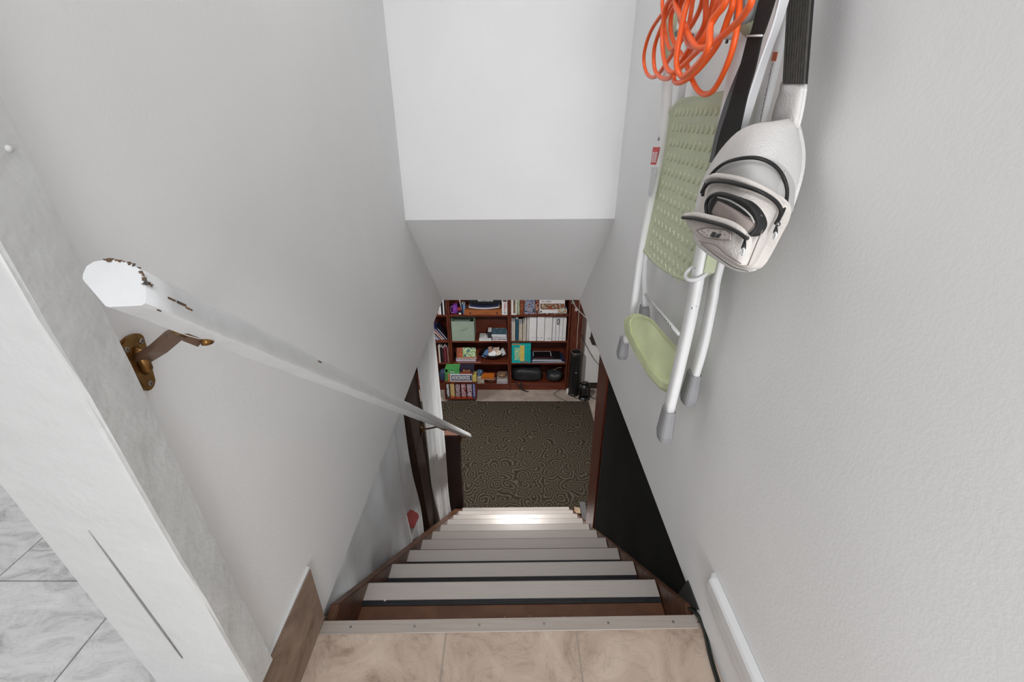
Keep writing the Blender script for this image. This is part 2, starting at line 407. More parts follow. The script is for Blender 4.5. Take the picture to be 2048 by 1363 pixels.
# post capping the end of the left wall (worn gloss paint)
def yA(z): return 0.543-0.043*z
def yB(z): return 0.479-0.054*z
bm = bmesh.new()
zs = [0.196+(2.62-0.196)*k/24 for k in range(25)]
rings = []
for z in zs:
    xb = -0.49; b = yB(z); a = yA(z); r = 0.006; j = random.uniform(-0.0012, 0.0012)
    xc = -0.662
    pts = [(XL-0.01, a+j), (xb-0.003, a+j), (xb, a-0.003+j), (xb+j, b+r), (xb-r*0.4, b+r*0.35+j), (xb-r, b), (xc+0.004, b-0.004), (xc, b), (xc, a), (XL-0.02, a)]
    rings.append([bm.verts.new((x, y, z)) for x, y in pts])
n = len(rings[0])
for i in range(len(zs)-1):
    for k in range(n): bm.faces.new((rings[i][k], rings[i][(k+1) % n], rings[i+1][(k+1) % n], rings[i+1][k]))
bm.faces.new(rings[0]); bm.faces.new(rings[-1])
po = struct('trim_1', bm, GLOSS)
# long scratch and dent in the post face
s0 = at(192, 1045, Y=0.452); s1 = at(368, 1310, Y=0.462)
def onface(p): return Vector((p.x, yB(p.z)-0.0035-0.0, p.z))
q0 = onface(s0); q1 = onface(s1)
bm = bmesh.new(); tube(bm, [q0, q0.lerp(q1, .3), q0.lerp(q1, .7), q1], 0.0012, 6, rr=[0.0003, 0.0012, 0.0016, 0.0008])
obj('scratch', bm, mat('scratch_shadow', (150, 149, 146), 0.9), po)
bm = bmesh.new(); nb = at(36, 296, X=-0.49)
bmesh.ops.create_uvsphere(bm, u_segments=12, v_segments=8, radius=0.0035); bmesh.ops.translate(bm, vec=(-0.49, yA(nb.z)-0.02, nb.z), verts=bm.verts)
obj('paint_blob', bm, GLOSS, po, smooth=True)

# ================================================================ STAIRCASE
st = thing('staircase', 'steep brown painted staircase with grey metal edged treads leading down to the basement', 'staircase', (0, 0.74, BZ))
RISE, RUN = 0.195, 0.2200
XA, XB = -0.479, 0.484
def sk(x): return 0.012*x
def skbox(x0, x1, y0, y1, z0, z1, bev=0.0, seg=2):
    bm = bmesh.new()
    hexa(bm, [(x0, y0+sk(x0), z0), (x1, y0+sk(x1), z0), (x1, y1+sk(x1), z0), (x0, y1+sk(x0), z0)], [(x0, y0+sk(x0), z1), (x1, y0+sk(x1), z1), (x1, y1+sk(x1), z1), (x0, y1+sk(x0), z1)])
    if bev: bmesh.ops.bevel(bm, geom=list(bm.edges), offset=bev, segments=seg, affect='EDGES')
    return bm
for n in range(1, 11):
    z = -RISE*n; yf = 0.984+RUN*(n-1)*0.992
    yb = yf-RUN-0.02
    dx = 0.0045*(n-1)
    tr = obj('tread', skbox(XA+dx, XB+dx, yb, yf-0.004, z-0.035, z-0.003, 0.004), BROWN, st)
    jit = random.uniform(-0.001, 0.001)
    xa, xb = XA+0.002+dx, XB-0.001+dx
    # metal nosing: flat strip turned over the front edge
    bm = bmesh.new()
    prof = [(yf-0.063, -0.003), (yf-0.062, 0.0), (yf-0.004, 0.0005), (yf, -0.003), (yf+0.001, -0.012), (yf-0.003, -0.012), (yf-0.006, -0.003)]
    hexa(bm, [Vector((xa, y+sk(xa)+jit, z+dz)) for y, dz in prof], [Vector((xb, y+sk(xb)-jit, z+dz)) for y, dz in prof])
    nz_ = obj('metal_nosing', bm, NOSE, tr)
    bm = bmesh.new()
    for k in range(4):
        y0 = yf-0.063-0.0045*(k+1)
        prof = [(y0, -0.003), (y0+0.0006, 0.0008), (y0+0.0036, 0.0008), (y0+0.0044, -0.003)]
        hexa(bm, [Vector((xa, y+sk(xa)+jit, z+dz)) for y, dz in prof], [Vector((xb, y+sk(xb)-jit, z+dz)) for y, dz in prof])
    bm2 = bmesh.new()
    obj('rubber_strip', bm, RUBBER, tr)
    bm2.free()
    bm = bmesh.new(); prof = [(yf+0.0012, -0.004), (yf+0.004, -0.006), (yf+0.004, -0.030), (yf-0.003, -0.030), (yf-0.003, -0.012), (yf+0.0012, -0.012)]
    hexa(bm, [Vector((xa, y+sk(xa)+jit, z+dz)) for y, dz in prof], [Vector((xb, y+sk(xb)-jit, z+dz)) for y, dz in prof])
    obj('rubber_lip', bm, RUBBER, tr)
for n in range(1, 12):
    z1 = -RISE*(n-1)-0.035 if n > 1 else -0.095
    z0 = -RISE*n-0.003
    y = 0.984+RUN*(n-2)*0.992-0.03
    if n == 11: z0 = BZ
    dx = 0.0045*(n-1)
    obj('riser', skbox(XA+dx, XB+dx, y-0.018, y, z0, z1), BROWN, st)
# stringers
def zs_(y): return -0.902*(y-0.768)
yend = 2.93
for x0, x1 in ((XL+0.001, XA), (XB, XR-0.001)):
    D = 0.042
    bm = bmesh.new()
    pr_ = [(0.70, -0.095), (0.755, -0.03), (0.79, zs_(0.79)), (yend, zs_(yend)), (yend+0.06, zs_(yend)-0.07), (yend+0.06, BZ), (yend-0.25, BZ), (0.70, -0.40)]
    hexa(bm, [(x0+(D*(y-0.76)/2.2 if x0 > 0 else 0), y, z) for y, z in pr_], [(x1+D*(y-0.76)/2.2, y, z) for y, z in pr_])
    bmesh.ops.bevel(bm, geom=[e for e in bm.edges], offset=0.003, segments=2, affect='EDGES')
    obj('stringer', bm, BROWN2, st)
# plaster crumbs on the top steps
for nm, k in (('crumb', 26),):
    bm = bmesh.new()
    for i in range(k):
        n = random.choice((1, 1, 1, 1, 2)); z = -RISE*n
        y = 0.79+RUN*(n-1)+random.uniform(0, 0.075); x = random.uniform(-0.3, 0.47)
        s = random.uniform(0.0008, 0.0022)
        M = Matrix.Translation((x, y, z-0.002+s)) @ Matrix.Rotation(random.uniform(0, 3), 4, 'Z')
        box(bm, (-s, -s*0.6, -s*0.7), (s, s*0.6, s*0.7), M=M)
    for px, py in ((770, 1200), (525+0, 1180)):
        p = at(px, py, Z=-0.194); r = 0.003 if px == 770 else 0.0015
        box(bm, (p.x-r, p.y-r, -0.1945), (p.x+r, p.y+r, -0.192))
    o = obj('plaster_crumbs', bm, DUST); tag(o, 'scattered white plaster crumbs lying on the topmost brown steps', 'debris'); o['kind'] = 'stuff'

# landing edge strip with its screws
bm = bmesh.new()
prof = [(-0.036, 0.0), (-0.035, 0.0022), (-0.002, 0.003), (0.0, 0.0), (0.001, -0.022), (-0.003, -0.022), (-0.004, -0.002)]
hexa(bm, [Vector((XL+0.010, ly(XL)+y, z)) for y, z in prof], [Vector((XR-0.012, ly(XR)+y, z)) for y, z in prof])
es = obj('edge_strip', bm, ALU); tag(es, 'flat brushed metal edging strip screwed along the front of the tiled landing', 'threshold')
obj('header_board', skbox(XL+0.002, XR-0.002, 0.70, 0.722, -0.095, -0.002), BROWN, st)
for px in (700, 828, 958, 1089, 1219, 1351):
    p = at(px, 1257, Z=0.003); bm = bmesh.new(); cyl(bm, (p.x, ly(p.x)-0.019, 0.0022), 0.0032, 0.0014, 10); box(bm, (p.x-0.0024, ly(p.x)-0.0194, 0.003), (p.x+0.0024, ly(p.x)-0.0186, 0.0040))
    obj('screw', bm, STEEL, es)

# ================================================================ LEFT SIDE: sheets, posts
def sheet(name, label, edge_top, edge_bot, amp, freq, m, x, ph=0, nx=60, ny=50, side=1, cat='sheet', thick=0.003, wob=0.0):
    """edge_*: ((y0,z0),(y1,z1)) of the top and bottom edge in the wall plane"""
    bm = bmesh.new(); V = []
    for j in range(ny+1):
        t = j/ny; row = []
        for i in range(nx+1):
            s = i/nx
            y = (edge_top[0][0]*(1-s)+edge_top[1][0]*s)*(1-t)+(edge_bot[0][0]*(1-s)+edge_bot[1][0]*s)*t
            z = (edge_top[0][1]*(1-s)+edge_top[1][1]*s)*(1-t)+(edge_bot[0][1]*(1-s)+edge_bot[1][1]*s)*t
            y += wob*math.sin(t*7+ph)*(s)
            f = amp*(0.25+0.75*t)*(math.sin(freq*(y+0.12*t*math.sin(3*t+ph))*2*PI+ph)+0.5*math.sin(freq*2.3*y*2*PI+1.7*ph+2*t)+0.35*math.sin(9*t+5*s*freq*0.3+ph))
            if name == 'white_sheet' and amp == 0.014 and y < 1.7: f *= max(0.0, min(1.0, (1.62-y)/0.25))
            row.append(bm.verts.new((x+f, y, z)))
        V.append(row)
    for j in range(ny):
        for i in range(nx): bm.faces.new((V[j][i], V[j][i+1], V[j+1][i+1], V[j+1][i]))
    o = obj(name, bm, m, smooth=True)
    md = o.modifiers.new('solidify', 'SOLIDIFY'); md.thickness = thick; md.offset = 0
    return tag(o, label, cat)
sheet('white_sheet', 'large crumpled white sheet hanging beside the upper steps, nearest the landing', ((0.752, 0.012), (1.60, 0.012)), ((0.752, -0.05), (1.630, zs_(1.630)-0.05)), 0.014, 2.3, WFAB, -0.522, 0.6, wob=0.012)
sheet('white_sheet', 'narrow white sheet strip hanging between the large sheet and the first brown post', ((1.50, 0.012), (1.80, 0.012)), ((1.60, zs_(1.60)-0.03), (1.93, zs_(1.93)-0.05)), 0.003, 3.5, WFAB, -0.534, 2.1, wob=0.02)
sheet('white_sheet', 'white curtain sheet with vertical folds hanging between the brown post and the newel', ((2.165, 0.012), (2.72, 0.012)), ((2.29, zs_(2.29)-0.05), (2.83, zs_(2.83)-0.05)), 0.009, 3.2, WFAB, -0.522, 4.0)
# red card caught between the sheets
bm = bmesh.new()
pts = [at(x, y, X=-0.5265) for x, y in ((822, 1018), (836, 1026), (838, 1034), (834, 1042), (828, 1056), (818, 1052), (812, 1030))]
o = obj('red_card', prism(pts, (-0.002, 0, 0)), RED); tag(o, 'torn red card poking out between the white sheets low beside the steps', 'card')
# brown posts
def post(name, label, y0t, y1t, y0b, y1b, zb, zt, x0, x1, m, cat='post'):
    bm = bmesh.new()
    hexa(bm, [(x0, y0b, zb), (x1, y0b, zb), (x1, y1b, zb), (x0, y1b, zb)], [(x0, y0t, zt), (x1, y0t, zt), (x1, y1t, zt), (x0, y1t, zt)])
    bmesh.ops.bevel(bm, geom=list(bm.edges), offset=0.004, segments=2, affect='EDGES')
    o = obj(name, bm, m); return tag(o, label, cat)
post('wooden_post', 'dark brown wooden post between white sheets with brass bracket on it', 1.91, 2.20, 2.15, 2.36, -1.50, 0.0, -0.605, -0.542, DWOOD)
post('wooden_post', 'reddish brown stained wooden post at the end of the black cloth', 2.02, 2.26, 1.96, 2.17, zs_(2.1)-0.10, 0.0, 0.508, 0.545, RWOOD)
# newel / half-height post at stair foot
nw = thing('newel_post', 'square dark brown half-height newel post at the foot of the stairs on the left', 'post', (-0.52, 3.05, BZ))
obj('shaft', bbox((-0.600, 3.005, BZ), (-0.440, 3.090, -1.195), 0.003), DNEWEL, nw)
obj('cap', bbox((-0.604, 3.000, -1.195), (-0.437, 3.095, -1.180), 0.003), mat('newel_cap', (112, 78, 66), 0.4), nw)
# black cloth on right
sheet('black_cloth', 'large black cloth hanging below the right wall beside the steps', ((0.752, 0.012), (2.012, 0.012)), ((0.752, -0.012), (1.950, zs_(1.985)-0.02)), 0.003, 1.3, BFAB, 0.516, 1.0, cat='cloth')
bm = bmesh.new()
fp = [at(x, y, X=0.498) for x, y in ((1356, 1188), (1374, 1160), (1396, 1219), (1388, 1216))]
o = obj('black_cloth', prism(fp, (0.004, 0, 0)), mat('black_cloth_fold', (40, 40, 39), 0.9)); tag(o, 'small folded corner of black cloth at the landing end of the right stringer', 'cloth')
# grey foot board and bare wooden corner at stair foot, right
bm = bbox((0.662, 2.93, BZ+0.0102), (0.715, 3.17, BZ+0.030), 0.003)
o = obj('grey_board', bm, mat('grey_board', (104, 103, 104), 0.6)); tag(o, 'narrow grey board lying on the carpet at the right foot of the stairs', 'board')
bm = bmesh.new(); hexa(bm, [(0.600, 3.03, BZ+0.0102), (0.655, 3.03, BZ+0.0102), (0.655, 3.09, BZ+0.0102), (0.600, 3.09, BZ+0.0102)], [(0.600, 3.03, BZ+0.035), (0.655, 3.03, BZ+0.028), (0.655, 3.09, BZ+0.035), (0.600, 3.09, BZ+0.050)])
o = obj('wood_block', bm, mat('bare_pine', (196, 168, 140), 0.7)); tag(o, 'small bare wooden block beside the lowest step on the right', 'block')

# ================================================================ HANDRAIL
A0 = Vector((-0.40, 0.430, 1.042)); B0 = Vector((-0.40, 3.327, -1.440))
dr = (B0-A0).normalized(); upv = Vector((1, 0, 0)).cross(dr)
secpts = [(-0.0351, 0.010), (-0.0335, 0.0185), (-0.027, 0.0235), (-0.018, 0.0250), (-0.008, 0.0252), (0.003, 0.0235), (0.012, 0.0205), (0.020, 0.0155), (0.0265, 0.008), (0.0305, -0.001), (0.0335, -0.012), (0.0345, -0.0215), (0.031, -0.024), (-0.001, -0.0255), (-0.0045, -0.0245), (-0.0315, 0.0015), (-0.0345, 0.005)]
hr = thing('handrail', 'long white painted wooden handrail sloping down the left wall', 'handrail', A0)
bm = bmesh.new(); rings = []
NR = 90
for i in range(NR+1):
    c = A0.lerp(B0, i/NR); wob = 0.0006*math.sin(i*1.7)
    rings.append([bm.verts.new(c+Vector((a, 0, 0))+upv*(b+wob)) for a, b in secpts])
n = len(secpts)
for i in range(NR):
    for k in range(n):
        f = bm.faces.new((rings[i][k], rings[i][(k+1) % n], rings[i+1][(k+1) % n], rings[i+1][k])); f.smooth = k not in (11, 12, 13, 14, 15)
bm.faces.new(rings[0]); bm.faces.new(rings[-1])
bar = obj('rail', bm, RAILM, hr)
# chipped paint along the end edge and arris
bm = bmesh.new()
def railpt(s, a, b): return A0+dr*s+Vector((a, 0, 0))+upv*b
for i in range(26):
    k = random.uniform(3, 9.4); i0 = int(k); fr = k-i0
    a = secpts[i0][0]*(1-fr)+secpts[i0+1][0]*fr; b = secpts[i0][1]*(1-fr)+secpts[i0+1][1]*fr
    s = random.choice((0, 0, random.uniform(0, 0.012)))
    p = railpt(s, a, b); r = random.uniform(0.0008, 0.0022)
    M = Matrix.Translation(p) @ Matrix.Rotation(random.uniform(0, 3), 4, 'X')
    box(bm, (-r, -r*1.3, -0.0004), (r, r*1.3, 0.0004), M=M)
for s, a, b, r in ((0.035, 0.0318, -0.005, 0.003), (0.05, 0.0318, -0.005, 0.004), (0.062, 0.032, -0.007, 0.003), (0.43, 0.0275, 0.0065, 0.004), (0.02, 0.033, -0.0225, 0.0015)):
    M = Matrix.Translation(railpt(s, a, b)) @ Matrix.Rotation(-0.71, 4, 'X')
    box(bm, (-0.0006, -r*1.8, -r*0.35), (0.0006, r*1.8, r*0.35), M=M)
obj('chipped_paint', bm, CHIP, hr)['kind'] = 'stuff'

def bracket(name, label, yw, zw, plate=True, sc=1.0, xw=XL, reach=None, aw=1.0):
    t = thing(name, label, 'bracket', (xw, yw, zw), 'brass handrail brackets')
    # tapering wall plate: wide rounded head, narrower foot
    ol = []
    for k in range(13):
        a = PI*k/12; ol.append((math.cos(a)*0.021, 0.022+math.sin(a)*0.012))
    for k in range(7):
        a = PI+PI*k/6; ol.append((math.cos(a)*0.010, -0.040+math.sin(a)*0.009))
    bm = bmesh.new(); pts = [Vector((xw+0.0005, yw+p*sc, zw+q*sc)) for p, q in ol]
    hexa(bm, pts, [p+Vector((0.005, 0, 0)) for p in pts])
    bmesh.ops.bevel(bm, geom=[e for e in bm.edges if abs(e.verts[0].co.x-e.verts[1].co.x) < 1e-5 and e.verts[0].co.x > xw+0.003], offset=0.0018, segments=2, affect='EDGES')
    pl = obj('wall_plate', bm, BRONZE, t)
    for dy, dz in ((0.013, 0.020), (-0.013, 0.020), (0.0, -0.039)):
        bm = bmesh.new(); c = Vector((xw+0.005, yw+dy, zw+dz))
        cyl(bm, c, 0.0042, 0.0022, 12, 'x', 0.0034)
        obj('screw', bm, STEEL, pl)
        bm = bmesh.new(); box(bm, (c.x+0.0018, c.y-0.0026, c.z-0.0005), (c.x+0.0026, c.y+0.0026, c.z+0.0005)); box(bm, (c.x+0.0018, c.y-0.0005, c.z-0.0026), (c.x+0.0026, c.y+0.0005, c.z+0.0026))
        obj('screw_slot', bm, CHIP, pl)
    bm = bmesh.new()
    s = ((Vector((0, yw-0.022, 0))-A0).y)/dr.y
    rb = A0+dr*s
    sad = Vector((-0.402, rb.y, rb.z-0.0345))
    p0 = Vector((xw+0.004, yw, zw+0.003)); 
    bm = bmesh.new(); tube(bm, [p0+Vector((0, 0, 0.012)), p0+Vector((0.006, 0, 0.004)), p0+Vector((0.006, 0, -0.018)), p0+Vector((0, 0, -0.026))], 0.006, 10, rr=[0.005, 0.0075, 0.007, 0.003])
    obj('boss', bm, BRONZE, t, smooth=True)
    bm = bmesh.new()
    rx = sad.x-p0.x; path = [p0+Vector((0.003, 0, -0.004)), p0.lerp(sad, 0.35)+Vector((0, 0.004, 0.0)), p0.lerp(sad, 0.66)+Vector((0, 0.008, 0.010)), p0.lerp(sad, 0.76)+Vector((0, 0.006, 0.0105)), sad+Vector((0.002, -0.002, -0.003))]
    sweep(bm, path, [(0.010, 0.0045), (0.0105, 0), (0.010, -0.0045), (-0.010, -0.0045), (-0.0105, 0), (-0.010, 0.0045)], side=(0, 0.75, -0.65))
    obj('arm', bm, BRONZE2, t)
    bm = bmesh.new(); sweep(bm, [sad-dr*0.02+upv*0.0035, sad+dr*0.022+upv*0.0035], [(-0.011, 0), (-0.008, 0.003), (0.008, 0.003), (0.011, 0), (0.009, -0.003), (-0.009, -0.003)])
    obj('saddle', bm, BRONZE, t)
    bm = bmesh.new(); cyl(bm, sad+Vector((0.010, 0.010, -0.012)), 0.0075, 0.008, 14, 'z', 0.0055)
    obj('cap_screw', bm, BRONZE, t)
    return t
bracket('handrail_bracket', 'aged brass bracket nearest the top end of the handrail, on the white wall', 0.527, 0.902)
bracket('handrail_bracket', 'small brass bracket fixed to the dark brown post halfway down', 2.165, -0.475, xw=-0.541)
bracket('handrail_bracket', 'small brass bracket at the bottom end of the handrail, fixed to the newel', 3.048, -1.262, xw=-0.4385)

# ================================================================ RIGHT WALL: step ladder
lad = thing('step_ladder', 'folded white step ladder with sage green steps hanging on the right wall', 'ladder', (0.43, 1.15, 0.45))
OV = [(math.copysign(abs(math.cos(a))**0.6, math.cos(a)), math.copysign(abs(math.sin(a))**0.6, math.sin(a))) for a in [2*PI*k/14 for k in range(14)]]
def rail_(name, pxs, X, wy, wx, m=PWHITE, parent=lad):
    path = spline([at(x, y, X=X if not callable(X) else X(i)) for i, (x, y) in enumerate(pxs)], 6)
    bm = bmesh.new(); sweep(bm, path, [(a*wy, b*wx) for a, b in OV], side=(0, 1, 0))
    return obj(name, bm, m, parent, smooth=True), path
rA, pA = rail_('front_rail', [(1512, -60), (1492, 60), (1465, 180), (1405, 502), (1377, 650), (1337, 822)], 0.40, 0.0180, 0.011)
rC, pC = rail_('front_rail', [(1352, -60), (1337, 130), (1324, 290), (1283, 495), (1264, 631), (1251, 680)], 0.40, 0.0170, 0.011)
rB, pB = rail_('rear_rail', [(1582, -60), (1528, 200), (1438, 526), (1424, 600), (1406, 688), (1389, 748)], 0.462, 0.0175, 0.009)
rD, pD = rail_('rear_rail', [(1393, -40), (1366, 165), (1330, 330), (1291, 505), (1289, 614)], 0.462, 0.0130, 0.009)
def foot(pxt, pxb, X, parent, wt=(0.0215, 0.0135), wb=(0.0280, 0.0190)):
    a = at(*pxt, X=X); b = at(*pxb, X=X); bm = bmesh.new(); rings = []
    for k in range(6):
        t = k/5; c = a.lerp(b, t); e = 1 if k < 5 else 0.8
        rings.append([bm.verts.new(c+Vector((q*(wt[1]*(1-t)+wb[1]*t)*e, p*(wt[0]*(1-t)+wb[0]*t)*e, 0))) for p, q in OV])
    for i in range(5):
        for k in range(14): bm.faces.new((rings[i][k], rings[i][(k+1) % 14], rings[i+1][(k+1) % 14], rings[i+1][k]))
    bm.faces.new(rings[0]); bm.faces.new(rings[-1])
    obj('rubber_foot', bm, RUBG, parent, smooth=False)
foot((1338, 817), (1327, 876), 0.40, lad)
foot((1249, 676), (1243, 714), 0.40, lad)
foot((1389, 745), (1375, 803), 0.462, lad)
foot((1289, 612), (1288, 642), 0.462, lad)
# folded platform tread with raised dots
def relief(name, outl, front, m, parent, thick=0.02, bulge=0.0, rings_t=(1.0, 0.97, 0.9, 0.75, 0.5, 0.25), cpt=None, edge=0.0, smooth=True, prof=None):
    """outline given on the photograph, each point at its own distance; front(px,py)->X of the surface; skirt runs back towards the wall"""
    n = len(outl); cx = sum(p[0] for p in outl)/n; cy = sum(p[1] for p in outl)/n
    if cpt: cx, cy = cpt
    prof = prof or (lambda t: math.sqrt(max(0, 1-t*t)))
    bm = bmesh.new(); R = []
    back = []
    for p in outl:
        q = at(p[0], p[1], X=front(p[0], p[1])); back.append(bm.verts.new((q.x+thick, q.y, q.z)))
    R.append(back)
    for t in rings_t:
        ring = []
        for p in outl:
            x = cx+(p[0]-cx)*t; y = cy+(p[1]-cy)*t
            X0 = front(p[0], p[1])*t+front(cx, cy)*(1-t) if False else front(x, y)
            ring.append(bm.verts.new(at(x, y, X=X0-bulge*prof(t))))
        R.append(ring)
    for i in range(len(R)-1):
        for k in range(n):
            f = bm.faces.new((R[i][k], R[i][(k+1) % n], R[i+1][(k+1) % n], R[i+1][k])); f.smooth = smooth and i > 0
    c = bm.verts.new(at(cx, cy, X=front(cx, cy)-bulge*prof(0)))
    for k in range(n): bm.faces.new((R[-1][k], R[-1][(k+1) % n], c)).smooth = smooth
    bm.faces.new(back)
    return obj(name, bm, m, parent)
def smooth_outline(pts, n=4):
    return [(p.x, p.y) for p in spline([(x, y, 0) for x, y in pts], n, closed=True)]
PX = 0.405
pol = [(1351, 205), (1362, 196), (1400, 190), (1449, 181), (1445, 215), (1434, 300), (1424, 420), (1418, 500), (1408, 545), (1378, 562), (1368, 562), (1345, 553), (1318, 536), (1300, 520), (1284, 500), (1278, 485), (1281, 455), (1293, 400), (1310, 330), (1325, 265), (1336, 222)]
pf = relief('platform', pol, lambda x, y: PX, GREEN, lad, thick=0.022, bulge=0.004, rings_t=(1.0, 0.985, 0.96, 0.94, 0.5), prof=lambda t: 1.0 if t > 0.975 else (0.6 if t > 0.95 else 0.25))
# raised oval dots (columns x rows) on the platform
bm = bmesh.new()
rows = 11
zt0 = at(1345, 225, X=PX).z; zb0 = at(1290, 476, X=PX).z
for r in range(rows):
    z = zt0+(zb0-zt0)*r/(rows-1)
    yl_ = 0.985; e0_ = at(1354, 222, X=PX).y; e1_ = at(1304, 474, X=PX).y
    yr_ = e0_+(e1_-e0_)*min(1.0, r/(rows-1))
    nc = 10
    for c_ in range(nc):
        y = yl_+(yr_-yl_)*c_/(nc-1)
        cc = Vector((PX-0.0012, y, z)); rr_ = 0.0086; seg = 12; a = []; b = []
        for k in range(seg):
            an = 2*PI*k/seg
            a.append(bm.verts.new(cc+Vector((0, math.cos(an)*rr_, math.sin(an)*rr_*1.05))))
            b.append(bm.verts.new(cc+Vector((-0.0020, math.cos(an)*rr_*0.75-0.001, math.sin(an)*rr_*0.78-0.001))))
        for k in range(seg): bm.faces.new((a[k], a[(k+1) % seg], b[(k+1) % seg], b[k])).smooth = False
        bm.faces.new(b)
for k in range(7):
    y = 1.03+0.034*k; z = zb0-0.024
    cc = Vector((PX-0.0012, y, z)); seg = 10; a = []; b = []
    for q in range(seg):
        an = 2*PI*q/seg
        a.append(bm.verts.new(cc+Vector((0, math.cos(an)*0.0085, math.sin(an)*0.0085)))); b.append(bm.verts.new(cc+Vector((-0.0026, math.cos(an)*0.006, math.sin(an)*0.006))))
    for q in range(seg): bm.faces.new((a[q], a[(q+1) % seg], b[(q+1) % seg], b[q]))
    bm.faces.new(b)
od = obj('grip_dots', bm, GREEN, pf); od['kind'] = 'stuff'
# lowest step: chunky rounded tray tilted down
so = [(1247, 641), (1252, 634), (1270, 630), (1291, 637), (1303, 645), (1326, 672), (1352, 702), (1362, 730), (1350, 779), (1330, 778), (1316, 771), (1294, 746), (1270, 708), (1250, 668)]
stp = None
def stepX(x, y): 
    # inner long edge touches the rails, outer edge stands proud
    t = ((x-1247)*0.80-(y-641)*0.60)  # distance across
    return 0.378+0.028*max(0, min(1.1, (x-1247)/100))+0.0002*max(-20, min(48, t))
bm = bmesh.new()
scx = sum(p[0] for p in so)/len(so); scy = sum(p[1] for p in so)/len(so)
mid = [at(x, y, X=stepX(x, y)) for x, y in so]
def sin_(k, dx, dy, dX): return [at(scx+(x-scx)*k+dx, scy+(y-scy)*k+dy, X=stepX(x, y)+dX) for x, y in so]
bot = [p+Vector((0.006, 0.0, -0.010)) for p in mid]
inn = sin_(0.96, 4, -7, -0.001); in2 = sin_(0.87, 5, -6, 0.0); in3 = sin_(0.84, 5, -6, 0.003)
R = [[bm.verts.new(p) for p in L_] for L_ in (bot, mid, inn, in2, in3)]
for i in range(4):
    for k in range(len(so)): bm.faces.new((R[i][k], R[i][(k+1) % len(so)], R[i+1][(k+1) % len(so)], R[i+1][k]))
bm.faces.new(R[0]); bm.faces.new(R[-1])
obj('step', bm, GREENL, lad)
# brace with printing
bm = bmesh.new(); tube(bm, [at(1291, 588, X=0.452), at(1358, 668, X=0.452)], 0.0050, 10)
br = obj('brace', bm, PWHITE, lad, smooth=True)
bm = bmesh.new()
for k in range(7):
    t = 0.50+0.055*k; c = at(1291, 588, X=0.452).lerp(at(1358, 668, X=0.452), t)
    for j in range(3):
        box(bm, (-0.0056, -0.0022, -0.0007), (-0.0048, 0.0022 if (k+j) % 3 else 0.0003, 0.0007), M=Matrix.Translation(c+Vector((0, 0, 0.0028-0.0028*j))))
obj('printing', bm, mat('print_grey', (90, 88, 86), 0.7), br)
# upper cross bar and joints
bm = bmesh.new(); tube(bm, [at(1340, 66, X=0.412), at(1492, 70, X=0.412)], 0.0085, 10); obj('cross_bar', bm, PWHITE, lad, smooth=True)
bm = bmesh.new(); sweep(bm, spline([at(1349, 20, X=0.392), at(1338, 66, X=0.385), at(1334, 112, X=0.392)], 4), [(a*0.017, b*0.012) for a, b in OV], side=(0, 1, 0)); obj('hinge_joint', bm, GREEN, lad, smooth=True)
bm = bmesh.new(); sweep(bm, [at(1516, -60, X=0.385), at(1498, 38, X=0.385), at(1494, 51, X=0.39)], [(a*0.021, b*0.013) for a, b in OV], side=(0, 1, 0)); obj('hinge_joint', bm, GREEN, lad, smooth=True)
bm = bmesh.new(); cyl(bm, at(1478, 22, X=0.362), 0.019, 0.022, 20, 'x', 0.016); obj('hinge_knob', bm, RUBG, lad)
bm = bmesh.new(); cyl(bm, at(1316, 277, X=0.386), 0.0045, 0.006, 12, 'x'); obj('rivet_and_hole', bm, STEEL, lad)
bm = bmesh.new(); cyl(bm, at(1384, 70, X=0.402), 0.0035, 0.003, 10, 'x'); obj('rivet_and_hole', bm, BLK, lad)  # black disc painted in for a dark hole in the cross bar
bm = bmesh.new(); cyl(bm, at(1452, 83, X=0.402), 0.0035, 0.003, 10, 'x'); obj('rivet_and_hole', bm, BLK, lad)  # second black disc, again standing for a dark bar hole
# warning sticker: red head and foot, white lines between
stk = [at(x, y, X=0.3885) for x, y in ((1306, 294), (1319, 294), (1311, 329), (1301, 329))]
bm = prism(stk, (0.001, 0, 0)); sk_ = obj('warning_sticker', bm, mat('sticker_red', (196, 34, 24), 0.5), lad)
bm = bmesh.new()
for k in range(6):
    t = 0.30+0.1*k; a = stk[0].lerp(stk[3], t); b = stk[1].lerp(stk[2], t)
    p = a.lerp(b, 0.12); q = a.lerp(b, 0.42+0.05*(k % 2)); box(bm, (p.x-0.0008, min(p.y, q.y), p.z-0.0014), (p.x, max(p.y, q.y), p.z+0.0012))
    p = a.lerp(b, 0.56); q = a.lerp(b, 0.9); box(bm, (p.x-0.0008, min(p.y, q.y), p.z-0.0014), (p.x, max(p.y, q.y), p.z+0.0012))
obj('sticker_text', bm, WHT, sk_)
g2 = [at(x, y, X=0.3885) for x, y in ((1303, 334), (1314, 334), (1303, 392), (1296, 392))]
obj('instruction_label', prism(g2, (0.001, 0, 0)), picmat('label_grey_print', [(205, 206, 208), (188, 190, 193), (214, 214, 214)], 260), lad)
# orange tag and printed height scale down rear rail
tg = [at(x, y, X=0.4515) for x, y in ((1546, 104), (1555, 104), (1551, 122), (1542, 122))]
obj('orange_tag', prism(tg, (0.001, 0, 0)), mat('tag_orange', (205, 98, 44), 0.5), lad)
bm = bmesh.new()
for k in range(34):
    t = k/33; px = 1546+(1522-1546)*t; py = 128+(242-128)*t
    p = at(px, py, X=0.4515); w_ = random.uniform(0.002, 0.0055)
    box(bm, (p.x-0.0006, p.y, p.z-0.0007), (p.x, p.y+w_, p.z+0.0007))
obj('printed_scale', bm, mat('print_grey', (90, 88, 86), 0.7), lad)
